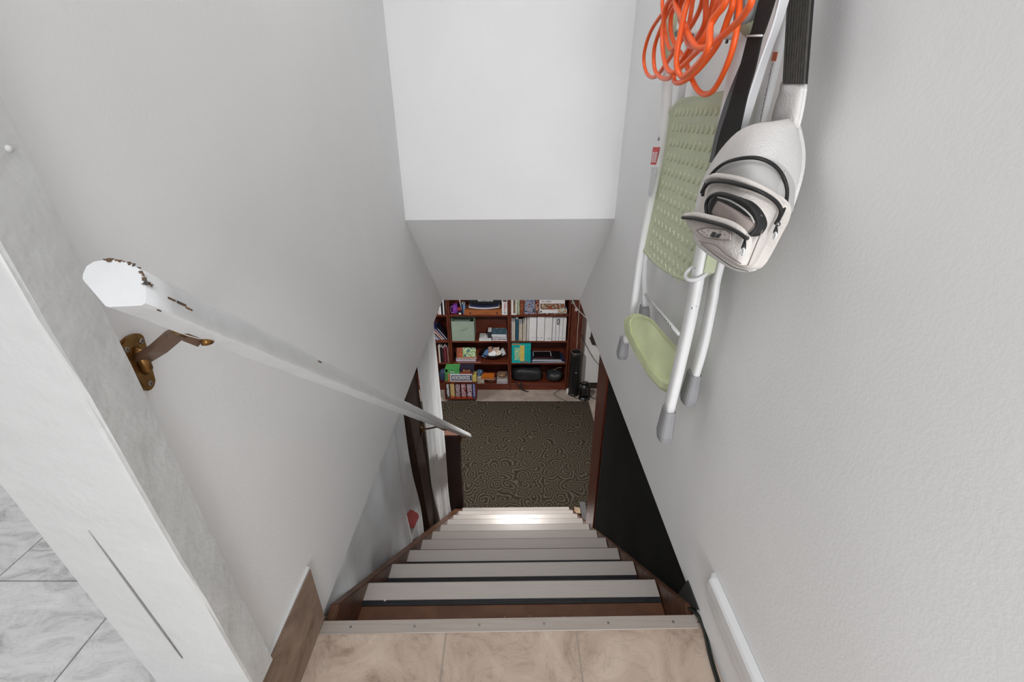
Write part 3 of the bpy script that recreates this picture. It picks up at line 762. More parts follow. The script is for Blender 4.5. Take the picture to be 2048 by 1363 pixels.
# scuffs
bm = bmesh.new()
for px, py, r in ((1384, 616, 0.003), (1393, 612, 0.0015), (1390, 536, 0.0025)):
    p = at(px, py, X=0.3895); box(bm, (p.x-0.0004, p.y-r, p.z-r*0.5), (p.x, p.y+r, p.z+r*0.5))
obj('scuff', bm, RUBG, lad)
# white ring round the front rail
bm = bmesh.new(); pts = []
for k in range(24):
    a = 2*PI*k/24
    c = at(1393, 545, X=0.396)
    pts.append(c+Vector((math.cos(a)*0.020, math.sin(a)*0.024, math.cos(a)*0.012+math.sin(a)*0.004)))
tube(bm, pts, 0.0042, 8, closed=True)
o = obj('ring', bm, WHT, lad, smooth=True); o['label'] = 'white plastic ring around the front rail'
# wall hooks carrying the ladder, cord and straps (just above the picture)
hooks = [('ladder_hook', 'metal wall hook carrying the step ladder', 1.13, 1.489), ('bag_hook', 'metal wall hook carrying the sling bag and straps', 0.91, 1.515)]
for nm, lb, y, z in hooks:
    bm = bmesh.new(); cyl(bm, (XR-0.001, y, z), 0.016, -0.004, 14, 'x'); tube(bm, spline([(XR-0.003, y, z), (0.42, y, z-0.004), (0.33, y, z-0.004), (0.292, y, z+0.008), (0.288, y, z+0.03)], 5), 0.004, 8)
    o = obj(nm, bm, STEEL); tag(o, lb, 'hook')
bm = bmesh.new(); tube(bm, [(0.40, pC[0].y, pC[0].z+0.02), (0.40, pC[0].y, 1.47), (0.40, pC[0].y-0.04, 1.505), (0.40, pA[0].y+0.04, 1.505), (0.40, pA[0].y, 1.47), (0.40, pA[0].y, pA[0].z+0.02)], 0.010, 10)
obj('top_handle', bm, PWHITE, lad, smooth=True)

# ================================================================ orange cord
loops = [
 [(1392, -60), (1347, 0), (1328, 23), (1302, 62), (1289, 103), (1289, 132), (1298, 152), (1314, 151), (1339, 117), (1362, 82), (1377, 51), (1386, 0), (1400, -60)],
 [(1380, -60), (1328, -10), (1328, 40), (1334, 84), (1345, 99), (1368, 73), (1391, 37), (1405, 0), (1412, -60)],
 [(1396, -60), (1344, 10), (1324, 51), (1309, 95), (1309, 136), (1321, 155), (1339, 156), (1353, 139), (1390, 88), (1412, 44), (1427, 0), (1430, -60)],
 [(1400, -60), (1356, 5), (1343, 28), (1342, 66), (1353, 95), (1368, 117), (1380, 148), (1392, 175), (1407, 188), (1427, 180), (1453, 132), (1471, 73), (1479, 0), (1470, -60)],
 [(1420, -60), (1412, 0), (1408, 51), (1375, 103), (1350, 147), (1350, 164), (1366, 163), (1397, 139), (1434, 91), (1456, 37), (1466, 0), (1458, -60)],
 [(1408, -60), (1339, 0), (1326, 50), (1325, 95), (1331, 130), (1342, 145), (1355, 140), (1383, 114), (1412, 81), (1427, 29), (1436, 0), (1434, -60)],
 [(1400, -60), (1365, 0), (1359, 29), (1368, 66), (1380, 91), (1400, 86), (1421, 51), (1446, 0), (1440, -60)],
 [(1398, -60), (1352, 0), (1364, 37), (1383, 81), (1399, 96), (1423, 88), (1465, 54), (1493, 22), (1502, -10), (1470, -60)],
 [(1404, -60), (1376, 0), (1358, 82), (1353, 128), (1362, 152), (1376, 147), (1405, 117), (1418, 88), (1423, 44), (1453, 0), (1448, -60)],
]
pts = []
for i, lp in enumerate(loops):
    X0 = 0.378-0.0102*i
    L_ = [at(x, y, X=X0+0.004*math.sin(j*1.3+i)) for j, (x, y) in enumerate(lp)]
    pts += [Vector((0.345, 1.035+0.004*i, 1.435+0.004*(i % 3)))] + L_
pts = spline(pts, 7)
bm = bmesh.new(); tube(bm, pts, 0.0049, 8)
oc = obj('extension_cord', bm, ORANGE, smooth=True); tag(oc, 'coiled bright orange extension cord hanging in loops in front of the step ladder', 'cord')
bm = bmesh.new(); cyl(bm, at(1409, -6, X=0.36), 0.006, 0.02, 12, 'z'); obj('cord_tie', bm, BLK, oc)

# ================================================================ straps
def strap(name, label, pl, pr, X, m, th=0.0025, cat='strap', parent=None):
    Xl, Xr = X if isinstance(X, tuple) else (X, X)
    bm = bmesh.new(); L_ = spline([at(x, y, X=Xl) for x, y in pl], 6); R_ = spline([at(x, y, X=Xr) for x, y in pr], 6)
    n = len(L_); V = []
    for a, b in zip(L_, R_):
        V.append([bm.verts.new(a), bm.verts.new(b), bm.verts.new(b+Vector((th, 0, 0))), bm.verts.new(a+Vector((th, 0, 0)))])
    for i in range(n-1):
        for k in range(4): bm.faces.new((V[i][k], V[i][(k+1) % 4], V[i+1][(k+1) % 4], V[i+1][k]))
    bm.faces.new(V[0]); bm.faces.new(V[-1])
    o = obj(name, bm, m, parent)
    if parent is None: tag(o, label, cat)
    return o
sb = strap('webbing_strap', 'plain black webbing strap with stitched joint, running down between ladder and white band', [(1590, -300), (1533, -60), (1516, 5), (1502, 62), (1496, 70), (1492, 84), (1475, 150), (1462, 195), (1440, 270), (1424, 330)], [(1622, -300), (1564, -60), (1547, 5), (1528, 62), (1524, 70), (1522, 78), (1508, 140), (1495, 185), (1478, 260), (1462, 330)], 0.376, BLACKW)
bm = bmesh.new(); p = at(1494, 72, X=0.3735); q = at(1524, 71, X=0.3735); tube(bm, [p, q], 0.0014, 8); obj('strap_slider', bm, WHT, sb)
strap('webbing_strap_end', '', [(1496, 82), (1488, 110), (1455, 190), (1432, 262), (1418, 325)], [(1503, 82), (1494, 112), (1466, 190), (1441, 262), (1426, 325)], 0.381, BLK, 0.002, parent=sb)
strap('white_band', 'thin white cloth band hanging between the black webbing strap and the ribbed strap', [(1606, -290), (1570, -60), (1548, 40), (1519, 125), (1494, 200), (1468, 285)], [(1622, -290), (1588, -60), (1566, 30), (1538, 108), (1512, 190), (1482, 285)], (0.384, 0.402), WHT)

# ================================================================ sling bag
bag = thing('sling_bag', 'beige and white canvas sling bag with open zipped pockets hanging on ladder', 'bag', (0.45, 0.80, 0.95))
def bX(x, y=0): 
    t = max(0.0, min(1.0, (1608-x)/150.0)); return 0.478-0.112*t*(2-t)*0.98
body = smooth_outline([(1540, 243), (1572, 238), (1592, 245), (1600, 272), (1605, 305), (1602, 345), (1588, 395), (1568, 445), (1542, 495), (1515, 532), (1497, 543), (1468, 540), (1432, 520), (1398, 494), (1386, 470), (1388, 425), (1398, 380), (1412, 345), (1440, 300), (1474, 264), (1508, 248)], 3)
relief('body', body, bX, CANVAS, bag, thick=0.005, bulge=0.042, rings_t=(1.0, 0.99, 0.96, 0.92, 0.85, 0.75, 0.6, 0.4, 0.2), prof=lambda t: (1-t*t)**0.62)
def PB(x, y, off): return at(x, y, X=bX(x)-off)
neck = smooth_outline([(1562, 164), (1576, 160), (1600, 162), (1609, 170), (1606, 200), (1597, 245), (1588, 258), (1560, 256), (1543, 245), (1548, 215), (1558, 185)], 3)
relief('neck', neck, lambda x, y: bX(1600)-0.020, CANVAS, bag, thick=0.004, bulge=0.012, rings_t=(1.0, 0.96, 0.88, 0.7, 0.4))
# ribbed strap
bm = bmesh.new()
topc, botc = at(1611, -60, X=0.442), at(1588, 165, X=0.437)
for k in range(9):
    s = (k-4)/4
    a = at(1618+s*24, -290, X=0.445); b = at(1588.5+s*20, 168, X=0.440)
    mm = 0
    n_ = Vector((-1, 0, 0)); wv = Vector((0, -1, 0))*0.0028
    hexa(bm, [a-wv, a+wv, a+wv*0.6+n_*0.0022, a-wv*0.6+n_*0.0022], [b-wv*0.9, b+wv*0.9, b+wv*0.55+n_*0.0022, b-wv*0.55+n_*0.0022])
obj('shoulder_strap_ribs', bm, RIBD, bag)
bm = bmesh.new(); a, b = at(1592, -290, X=0.447), at(1646, -290, X=0.447); c, d = at(1610, 168, X=0.442), at(1568, 168, X=0.442)
hexa(bm, [a, b, c, d], [p+Vector((0.004, 0, 0)) for p in (a, b, c, d)])
obj('shoulder_strap', bm, BLACKW, bag)
# main pocket: opening with lining, zipper arc
def fl_(off): return lambda x, y: bX(x)-off
mo = smooth_outline([(1403, 392), (1412, 362), (1436, 335), (1470, 319), (1505, 316), (1540, 325), (1562, 345), (1573, 372), (1572, 402), (1566, 425), (1540, 415), (1480, 395), (1430, 385)], 3)
relief('pocket_lining', mo, fl_(0.044), LINING, bag, thick=0.012, bulge=0.004, rings_t=(1.0, 0.96, 0.85, 0.5))
bm = bmesh.new(); tube(bm, spline([PB(x, y, 0.051) for x, y in ((1403, 385), (1420, 352), (1446, 328), (1480, 317), (1515, 316), (1545, 328), (1565, 350), (1574, 378), (1572, 405), (1563, 428), (1552, 446))], 6), 0.0026, 8)
obj('zipper', bm, ZIP, bag, smooth=True)
fr = smooth_outline([(1404, 395), (1410, 374), (1424, 362), (1455, 361), (1490, 369), (1525, 382), (1552, 400), (1562, 416), (1558, 440), (1545, 465), (1524, 505), (1508, 530), (1492, 538), (1465, 528), (1432, 508), (1404, 486), (1394, 462), (1393, 430)], 3)
relief('front_pocket', fr, fl_(0.050), CANV2, bag, thick=0.014, bulge=0.016, rings_t=(1.0, 0.97, 0.92, 0.82, 0.6, 0.3))
bm = bmesh.new(); tube(bm, spline([PB(x, y, 0.060) for x, y in ((1412, 361), (1428, 352), (1460, 355), (1492, 363), (1525, 378), (1550, 393), (1563, 411))], 6), 0.0042, 8)
obj('pocket_lip', bm, CANV2, bag, smooth=True)
bm = bmesh.new(); tube(bm, spline([PB(x, y, 0.064) for x, y in ((1405, 392), (1409, 376), (1422, 364), (1450, 363), (1485, 371), (1520, 383), (1548, 400), (1561, 417), (1560, 432), (1552, 447))], 6), 0.0027, 8)
obj('zipper', bm, ZIP, bag, smooth=True)
# small pocket: dark mouth, inner face, flap folded down
mo2 = smooth_outline([(1413, 432), (1412, 408), (1422, 392), (1440, 386), (1470, 394), (1496, 410), (1511, 430), (1516, 448), (1510, 462), (1498, 472), (1480, 470), (1450, 452)], 3)
relief('pocket_mouth', mo2, fl_(0.068), ZIP, bag, thick=0.012, bulge=0.002, rings_t=(1.0, 0.9, 0.5))
il = smooth_outline([(1424, 432), (1432, 406), (1440, 403), (1470, 420), (1488, 434), (1508, 446), (1502, 458), (1488, 470), (1460, 452)], 3)
relief('pocket_lining', il, fl_(0.072), LININGD, bag, thick=0.006, bulge=0.002, rings_t=(1.0, 0.9, 0.5))
bm = bmesh.new(); tube(bm, spline([PB(x, y, 0.073) for x, y in ((1436, 394), (1460, 401), (1485, 416), (1502, 432), (1508, 446))], 6), 0.0012, 6)
obj('zipper_teeth', bm, LINING, bag, smooth=True)
bm = bmesh.new(); tube(bm, spline([PB(x, y, 0.0735) for x, y in ((1414, 432), (1412, 408), (1422, 392), (1441, 387), (1471, 395), (1497, 411), (1512, 431), (1516, 450), (1507, 464), (1490, 476))], 6), 0.0026, 8)
obj('zipper', bm, ZIP, bag, smooth=True)
flp = smooth_outline([(1369, 436), (1392, 438), (1425, 444), (1455, 452), (1480, 464), (1493, 478), (1490, 500), (1484, 526), (1476, 529), (1452, 514), (1420, 494), (1398, 478), (1382, 460)], 3)
relief('flap', flp, fl_(0.082), CANV2, bag, thick=0.007, bulge=0.005, rings_t=(1.0, 0.95, 0.8, 0.4))
bm = bmesh.new(); tube(bm, spline([PB(x, y, 0.086) for x, y in ((1371, 431), (1395, 430), (1430, 438), (1460, 447), (1480, 459), (1489, 470))], 6), 0.0042, 8, rr=None)
obj('flap_lip', bm, CANV2, bag, smooth=True)
bm = bmesh.new(); tube(bm, spline([PB(x, y, 0.090) for x, y in ((1365, 435), (1390, 437), (1425, 445), (1455, 454), (1480, 467), (1493, 478))], 6), 0.0024, 8)
obj('zipper', bm, ZIP, bag, smooth=True)
# seams
def seam(pl, off, r=0.0007, m=THREAD):
    bm = bmesh.new(); tube(bm, spline([PB(x, y, off) for x, y in pl], 5), r, 5); return obj('seam', bm, m, bag)
seam([(1402, 487), (1432, 511), (1465, 533), (1492, 541), (1497, 543)], 0.056)
seam([(1398, 481), (1405, 484), (1430, 490), (1452, 508), (1482, 527)], 0.0895)
seam([(1521, 430), (1527, 437), (1526, 455), (1512, 490), (1500, 520), (1495, 531)], 0.067, 0.0008, THREAD)
# badge with two slanted black marks
bd = [(1392, 460), (1402, 457), (1414, 455), (1452, 460), (1459, 467), (1459, 480), (1438, 479), (1412, 475), (1400, 467)]
relief('badge', bd, fl_(0.0885), mat('badge_fabric', (206, 198, 192), 0.85), bag, thick=0.002, bulge=0.0005, rings_t=(1.0, 0.9), smooth=False)
bm = bmesh.new(); tube(bm, [PB(x, y, 0.0893) for x, y in bd], 0.0006, 5, closed=True); obj('badge_border', bm, THREAD, bag)
bm = bmesh.new()
for q in (((1425, 463), (1431, 465), (1425, 474), (1419, 472)), ((1435, 467), (1441, 468), (1435, 475), (1427, 474))):
    pts_ = [PB(x, y, 0.0905) for x, y in q]; hexa(bm, pts_, [p+Vector((0.0015, 0, 0)) for p in pts_])
obj('badge_marks', bm, BLK, bag)
bm = bmesh.new()
for q in ((1408, 465), (1449, 469), (1404, 462), (1416, 461), (1440, 463), (1414, 470)):
    p = PB(*q, 0.0900); box(bm, (p.x-0.0004, p.y-0.0012, p.z-0.0008), (p.x+0.0006, p.y+0.0012, p.z+0.0008))
obj('badge_lettering', bm, THREAD, bag)
# zipper pulls
def pull(a, b, off):
    bm = bmesh.new(); p, q = PB(*a, off), PB(*b, off+0.004); tube(bm, [p, p.lerp(q, .35), p.lerp(q, .62)], 0.0022, 8, rr=[0.0014, 0.0024, 0.0028])
    o = obj('zipper_pull', bm, BLK, bag, smooth=True)
    bm = bmesh.new(); c = p.lerp(q, 0.86); ps = [c+Vector((0, math.cos(t)*0.0028, math.sin(t)*0.0042)) for t in [2*PI*k/12 for k in range(12)]]
    tube(bm, ps, 0.0011, 6, closed=True); box(bm, (c.x, c.y-0.0022, c.z-0.003), (c.x+0.0006, c.y+0.0022, c.z+0.003))
    obj('pull_ring', bm, WHT, o)
    bm = bmesh.new(); cyl(bm, PB(a[0], a[1]-4, off-0.001), 0.0026, 0.004, 10, 'x'); obj('zipper_slider', bm, STEEL, bag)
pull((1490, 480), (1485, 507), 0.088)
pull((1553, 452), (1549, 474), 0.066)

# ================================================================ landing cable
cb = spline([at(1388, 1222, Z=0.006)+Vector((0, 0.03, -0.03)), at(1392, 1228, Z=0.006), at(1402, 1245, Z=0.006), at(1409, 1265, Z=0.005), at(1414, 1290, Z=0.005), at(1420, 1315, Z=0.005), at(1427, 1340, Z=0.005), at(1436, 1370, Z=0.005), at(1452, 1440, Z=0.005), at(1470, 1600, Z=0.005)], 6)
bm = bmesh.new(); tube(bm, cb, 0.0032, 8); tube(bm, [p+Vector((0.0058, 0.0005, 0)) for p in cb], 0.0028, 8)
o = obj('cable', bm, CORDG, smooth=True); tag(o, 'dark green twin cable lying along the right edge of the landing tiles', 'cord')

# ================================================================ BASEMENT
bm = bmesh.new(); box(bm, (-1.9, 3.10, BZ), (1.02, 4.917, BZ+0.010)); box(bm, (0.56, 1.5, BZ), (1.02, 3.10, BZ+0.010)); box(bm, (-1.9, 1.5, BZ), (-0.61, 3.10, BZ+0.010)); o = obj('carpet', bm, CARPET); tag(o, 'dark brown carpet with a pale swirling scroll pattern on the basement floor', 'carpet')
bm = bmesh.new(); box(bm, (-1.9, 4.917, BZ), (1.02, 4.928, BZ+0.006)); obj('carpet_edge', bm, mat('pale_binding', (176, 166, 156), 0.7), o)

YF = 5.20
def bookcase(x0, x1, shelves, label, zt=-0.30, depth=0.30):
    t = thing('bookcase', label, 'bookcase', ((x0+x1)/2, YF+depth/2, BZ), 'cherry brown bookcases')
    th = 0.020
    obj('side_panel', bbox((x0, YF, BZ), (x0+th, YF+depth, zt), 0.0015, 1), CASEV, t)
    obj('side_panel', bbox((x1-th, YF, BZ), (x1, YF+depth, zt), 0.0015, 1), CASEV, t)
    obj('back_panel', bbox((x0+th, YF+depth-0.008, BZ+0.06), (x1-th, YF+depth, zt)), CASE, t)
    for z in shelves: obj('shelf', bbox((x0+th, YF+0.003, z-0.011), (x1-th, YF+depth-0.009, z+0.011), 0.0015, 1), CASE, t)
    obj('top_panel', bbox((x0, YF, zt), (x1, YF+depth, zt+0.02)), CASE, t)
    obj('kick_board', bbox((x0+th, YF+0.01, BZ), (x1-th, YF+0.025, shelves[-1]-0.011)), CASE, t)
    return t
SH = [-0.66, -1.035, -1.405, -1.730, -2.055]
bookcase(-0.795, -0.022, SH, 'cherry brown bookcase in the middle, holding the green bin and bowl')
bookcase(-0.018, 0.755, SH, 'cherry brown bookcase on the right, holding the white binders and black bags')
bookcase(-1.575, -0.800, SH, 'cherry brown bookcase on the left, mostly hidden behind the white curtain')
ST = {i+1: s+0.011 for i, s in enumerate(SH[1:])}   # top of visible shelf rows 1..4

def xz(px, py, y): 
    p = at(px, py, Y=y); return p.x, p.z
def put(name, label, cat, row, px0, px1, pyt, m, yf=5.215, dp=0.18, group=None, pages=None, kind='book', z0=None, z1=None, lean=0.0, yaw=0.0, pyb=None):
    """one upright or flat thing on a shelf row; width from its edges, height from its top edge"""
    zb = ST[row] if z0 is None else z0
    x0, _ = xz(px0, (pyt+(pyb or pyt))/2, yf); x1, _ = xz(px1, (pyt+(pyb or pyt))/2, yf)
    zt = xz(px0, pyt, yf)[1] if z1 is None else z1
    zt = max(zt, zb+0.008)
    wd = x1-x0; ht = zt-zb
    bm = bmesh.new(); M = Matrix.Translation(((x0+x1)/2, yf, zb+0.0006)) @ Matrix.Rotation(yaw, 4, 'Z') @ Matrix.Rotation(lean, 4, 'Y')
    if kind == 'book':       # upright: spine faces the room
        c = min(0.0025, wd*0.18)
        box(bm, (-wd/2, 0, 0), (-wd/2+c, dp, ht), 0, M); box(bm, (wd/2-c, 0, 0), (wd/2, dp, ht), 0, M); box(bm, (-wd/2+c, 0, 0), (wd/2-c, c, ht), 0, M)
        box(bm, (-wd/2+c, c, 0.002), (wd/2-c, dp-0.004, ht-0.003), 1, M)
    elif kind == 'flat':     # lying: page edges face the room
        c = min(0.003, ht*0.2)
        box(bm, (-wd/2, 0, 0), (wd/2, dp, c), 0, M); box(bm, (-wd/2, 0, ht-c), (wd/2, dp, ht), 0, M); box(bm, (-wd/2, dp-c, c), (wd/2, dp, ht-c), 0, M)
        box(bm, (-wd/2+0.003, 0.003, c), (wd/2-0.003, dp-c, ht-c), 1, M)
    else:                    # lidded box
        box(bm, (-wd/2+0.001, 0.001, 0), (wd/2-0.001, dp-0.001, ht), 0, M)
        if ht > wd: box(bm, (-wd/2+0.0005, 0, 0), (wd/2-0.0005, dp*0.98, ht*0.98), 0, M)
        else: box(bm, (-wd/2, 0, ht*0.35), (wd/2, dp, ht+0.0008), 0, M)
    o = obj(name, bm, mats=[m, pages or MATS['white_board']])
    return tag(o, label, cat, group), (x0, x1, zb, zt)
def marks(parent, x0, x1, z0, z1, y, m, n=6, vert=False, seed=1, nm='lettering'):
    """a run of small printed strokes on a front face"""
    rnd = random.Random(seed); bm = bmesh.new()
    for k in range(n):
        if vert: za = z0+(z1-z0)*k/n; zb = z0+(z1-z0)*(k+0.72)/n; xa, xb = x0, x1
        else: xa = x0+(x1-x0)*k/n; xb = x0+(x1-x0)*(k+0.72)/n; za, zb = z0, z1
        cw = (xb-xa); ch = (zb-za)
        st_ = rnd.choice(('H', 'O', 'L', 'E'))
        segs = {'H': ((0, 0, .3, 1), (.7, 0, 1, 1), (.3, .4, .7, .62)), 'O': ((0, 0, .28, 1), (.72, 0, 1, 1), (.28, .78, .72, 1), (.28, 0, .72, .22)), 'L': ((0, 0, .3, 1), (.3, 0, 1, .25)), 'E': ((0, 0, .3, 1), (.3, 0, 1, .2), (.3, .4, .85, .6), (.3, .8, 1, 1))}[st_]
        for a, b, c, d in segs: box(bm, (xa+cw*a, y-0.0006, za+ch*b), (xa+cw*c, y+0.0002, za+ch*d))
    return obj(nm, bm, m, parent)
def clr(r, g, b, rough=0.5): return mat('c_%d_%d_%d' % (r, g, b), (r, g, b), rough, noise=0.08, nscale=30)
CREAM = clr(206, 196, 180); NAVY = clr(28, 34, 66); TEAL = clr(36, 78, 98); DRED = clr(82, 24, 30); PAPER = clr(198, 194, 190)
DBLK = clr(18, 18, 22); ORG = clr(206, 112, 40); WOODL = mat('light_oak', (164, 98, 56), 0.45, col2=(142, 80, 44), nscale=10, stretch=(1, 10, 10))

# ---- right bookcase, row 2: binders and books
R2 = 2
for i, (a, b, t_) in enumerate(((1059, 1073.5, 635.5), (1075, 1089.5, 634.5), (1090.5, 1105, 635.5))):
    lb = ['thick white binder, leftmost of the three wide ones, beside the papers', 'thick white binder in the middle of the three wide ones', 'thick white binder, rightmost wide one, standing slightly forward'][i]
    yf = 5.21 if i < 2 else 5.203
    o, (x0, x1, z0, z1) = put('binder', lb, 'binder', R2, a, b, t_, WHT, yf=yf, dp=0.26, group='white binders', kind='book')
    mw = (x1-x0)
    if i == 0: marks(o, x0+mw*.15, x1-mw*.1, z0+0.038, z0+0.047, yf, RUBG, 7, seed=3, nm='label_print')
    if i == 1: marks(o, x0+mw*.06, x0+mw*.26, z0+0.038, z0+0.050, yf, BLK, 2, seed=4, nm='label_print'); marks(o, x0+mw*.56, x1-mw*.12, z0+0.038, z0+0.052, yf, BLK, 3, seed=9, nm='label_print')
    if i == 2: marks(o, x0+mw*.40, x1-mw*.12, z0+0.030, z0+0.044, yf, BLK, 4, seed=5, nm='label_print')
for i, (a, b) in enumerate(((1106, 1112.3), (1113.2, 1119.4), (1120.2, 1126.6), (1127.4, 1133.5))):
    lb = ['thin white binder beside the thick ones', 'thin white binder with a dark clip hanging over its spine', 'thin white binder just right of the clipped one', 'thin white binder at the right end of the row'][i]
    o, (x0, x1, z0, z1) = put('binder', lb, 'binder', R2, a, b, 636, WHT, yf=5.212, dp=0.25, group='white binders', kind='book')
    marks(o, x0+0.012, x1-0.012, z0+0.035, z0+0.045, 5.212, MATS['grey_rubber'], 1, seed=i, nm='label_print')
bm = bmesh.new(); c = at(1116.5, 643, Y=5.204); tube(bm, [c+Vector((math.cos(t)*0.012, 0, math.sin(t)*0.042)) for t in [2*PI*k/16 for k in range(16)]], 0.0042, 6, closed=True)
o = obj('carabiner', bm, clr(30, 38, 60)); tag(o, 'dark blue clip hanging over the thin white binders', 'clip')
for i, (a, b, t_, m_, lb, ln) in enumerate(((1023, 1026.4, 643, PAPER, 'thin pale booklet at the left end of the binder row', 0.02), (1027, 1030, 643, CREAM, 'thin cream book second from left in the binder row', 0.02), (1031, 1037, 638, TEAL, 'dark teal hardback on the binder shelf', 0.0), (1037.8, 1045, 649, picmat('speckled_cream', [(208, 200, 186), (168, 156, 140), (214, 208, 200)], 70), 'short speckled cream book beside the teal hardback', 0.0), (1046.5, 1049.5, 646, CREAM, 'loose cream papers standing forward right of the speckled book', 0.0), (1050, 1053, 638, PAPER, 'grey white folder standing among loose papers', 0.0), (1054.2, 1058.3, 638, PAPER, 'pale pinkish folder directly left of the thick binders', 0.0))):
    put('book', lb, 'book', R2, a, b, t_, m_, yf=5.214 if i != 4 else 5.204, dp=0.2, group='books beside the binders')
# ---- right bookcase, row 1: games and puzzles
def game(name, lb, row, a, b, t_, m_, **k):
    k.setdefault('kind', 'box'); k.setdefault('group', 'boxed games and puzzles')
    return put(name, lb, 'game box', row, a, b, t_, m_, **k)
o, (x0, x1, z0, z1) = game('game_box', 'upright white game box with a brown picture strip on its side', 1, 1022.3, 1033.6, 612, WHT, yf=5.206, z1=-0.80)
obj('picture', bbox((x0+0.026, 5.2048, z0+0.02), (x1-0.016, 5.2062, z1-0.01)), picmat('brown_pic', [(96, 76, 52), (150, 128, 92), (60, 50, 46), (176, 160, 130)], 40), o)
game('game_box', 'upright pale green game box next to the white one', 1, 1034.2, 1039.4, 612, picmat('palegreen_pic', [(150, 160, 130), (178, 182, 160), (120, 130, 104)], 40), yf=5.214, z1=-0.82)
game('game_box', 'upright red and brown game box left of the car picture box', 1, 1040, 1048, 612, picmat('redbrown', [(108, 40, 22), (150, 72, 34), (70, 22, 18), (176, 140, 110)], 55), yf=5.22, z1=-0.80)
game('puzzle_box', 'square puzzle box with a blue vehicle picture standing on the top shelf', 1, 1049, 1070, 612, picmat('bluecar', [(40, 44, 60), (84, 112, 150), (150, 160, 176), (112, 44, 54), (190, 186, 184)], 26), yf=5.225, dp=0.05, z1=-0.79)
game('puzzle_box', 'dark red puzzle box with a face picture beside the blue vehicle box', 1, 1070.6, 1077.6, 612, picmat('redface', [(74, 24, 28), (120, 50, 44), (190, 150, 130), (40, 24, 26)], 40), yf=5.222, dp=0.08, z1=-0.80)
game('puzzle_box', 'thin dark puzzle box at the bottom of the right stack', 1, 1073, 1135, 626.5, picmat('darkstrip', [(46, 34, 32), (90, 60, 52), (176, 168, 160)], 60), yf=5.212, dp=0.22, z0=ST[1], z1=ST[1]+0.020)
za = ST[1]+0.0215
o, (x0, x1, z0, z1) = game('puzzle_box', 'long white puzzle box with floral end lying under the village puzzle', 1, 1079, 1134, 620, WHT, yf=5.208, dp=0.22, z0=za, z1=za+0.045)
obj('picture', bbox((x1-0.115, 5.2058, z0+0.004), (x1-0.006, 5.2075, z1-0.003)), picmat('flowers', [(176, 196, 198), (196, 158, 112), (148, 100, 60), (214, 204, 190)], 60), o)
obj('logo', bbox((x0+0.012, 5.2058, z0+0.012), (x0+0.028, 5.2075, z1-0.012)), BLK, o)
o, (x0, x1, z0, z1) = game('puzzle_box', 'big white puzzle box with a village picture on top of the right stack', 1, 1079, 1130, 600, WHT, yf=5.215, dp=0.22, z0=za+0.0465, z1=-0.79)
obj('picture', bbox((x0+0.012, 5.2122, z0+0.004), (x1-0.006, 5.2145, z0+0.082)), picmat('village', [(180, 70, 38), (84, 66, 52), (130, 108, 86), (168, 150, 128), (196, 184, 168)], 34), o)
marks(o, x0+0.03, x0+0.15, z0+0.098, z0+0.118, 5.2145, clr(96, 52, 60), 6, seed=12)
# ---- right bookcase, row 3
o, (x0, x1, z0, z1) = put('nappy_pack', 'turquoise and yellow plastic pack standing on the third shelf', 'package', 3, 1023.3, 1062, 687, clr(20, 164, 164), yf=5.204, dp=0.14, kind='box')
obj('yellow_panel', bbox((x0+0.108, 5.2018, z0+0.03), (x0+0.168, 5.2036, z1-0.022)), picmat('yellowp', [(218, 176, 60), (206, 190, 110), (226, 196, 96)], 40), o)
obj('orange_band', bbox((x0+0.002, 5.2018, z1-0.014), (x0+0.11, 5.2036, z1-0.001)), ORG, o)
obj('picture', bbox((x0+0.04, 5.2018, z0+0.045), (x0+0.104, 5.2036, z1-0.06)), picmat('nappyfig', [(20, 164, 164), (120, 198, 176), (190, 206, 150), (216, 160, 70)], 44), o)
obj('red_corner', bbox((x0+0.12, 5.2018, z0+0.006), (x0+0.225, 5.2036, z0+0.030)), picmat('redcorner', [(190, 90, 70), (20, 130, 140), (214, 204, 196)], 44), o)
fl3 = [('large flat book with blue cover at the bottom of the third shelf pile', 1063.5, 1130, 0.016, clr(34, 48, 84), 5.203, 0.25, 0.03), ('large flat white edged book in the middle of the third shelf pile', 1064, 1124, 0.022, clr(46, 76, 110), 5.212, 0.24, -0.02), ('large dark cased board lying on the third shelf pile', 1066, 1122, 0.012, DBLK, 5.218, 0.23, -0.03)]
z = ST[3]
for lb, a, b, h_, m_, yf, dp, yw in fl3:
    o, q = put('large_book', lb, 'book', 3, a, b, 720, m_, yf=yf, dp=dp, kind='flat', z0=z, z1=z+h_, yaw=yw, group='large flat books on the third shelf'); z += h_+0.0008
zt_ = z
c = at(1090, 706, Z=zt_+0.001)
bm = bmesh.new(); x0, x1, y0, y1 = 0.30, 0.545, 5.30, 5.44
for a, b in (((x0, y1-0.008), (x1, y1)), ((x0, y0), (x0+0.008, y1)), ((x1-0.008, y0), (x1, y1))): box(bm, (a[0], a[1], zt_+0.0004), (b[0], b[1], zt_+0.0016))
obj('printed_frame', bm, WHT, o)
bm = bmesh.new()
for k in range(16): box(bm, (0.29+0.018*k, 5.245, zt_+0.0004), (0.29+0.018*k+0.012, 5.262, zt_+0.0012))
obj('lettering', bm, clr(128, 66, 62), o)
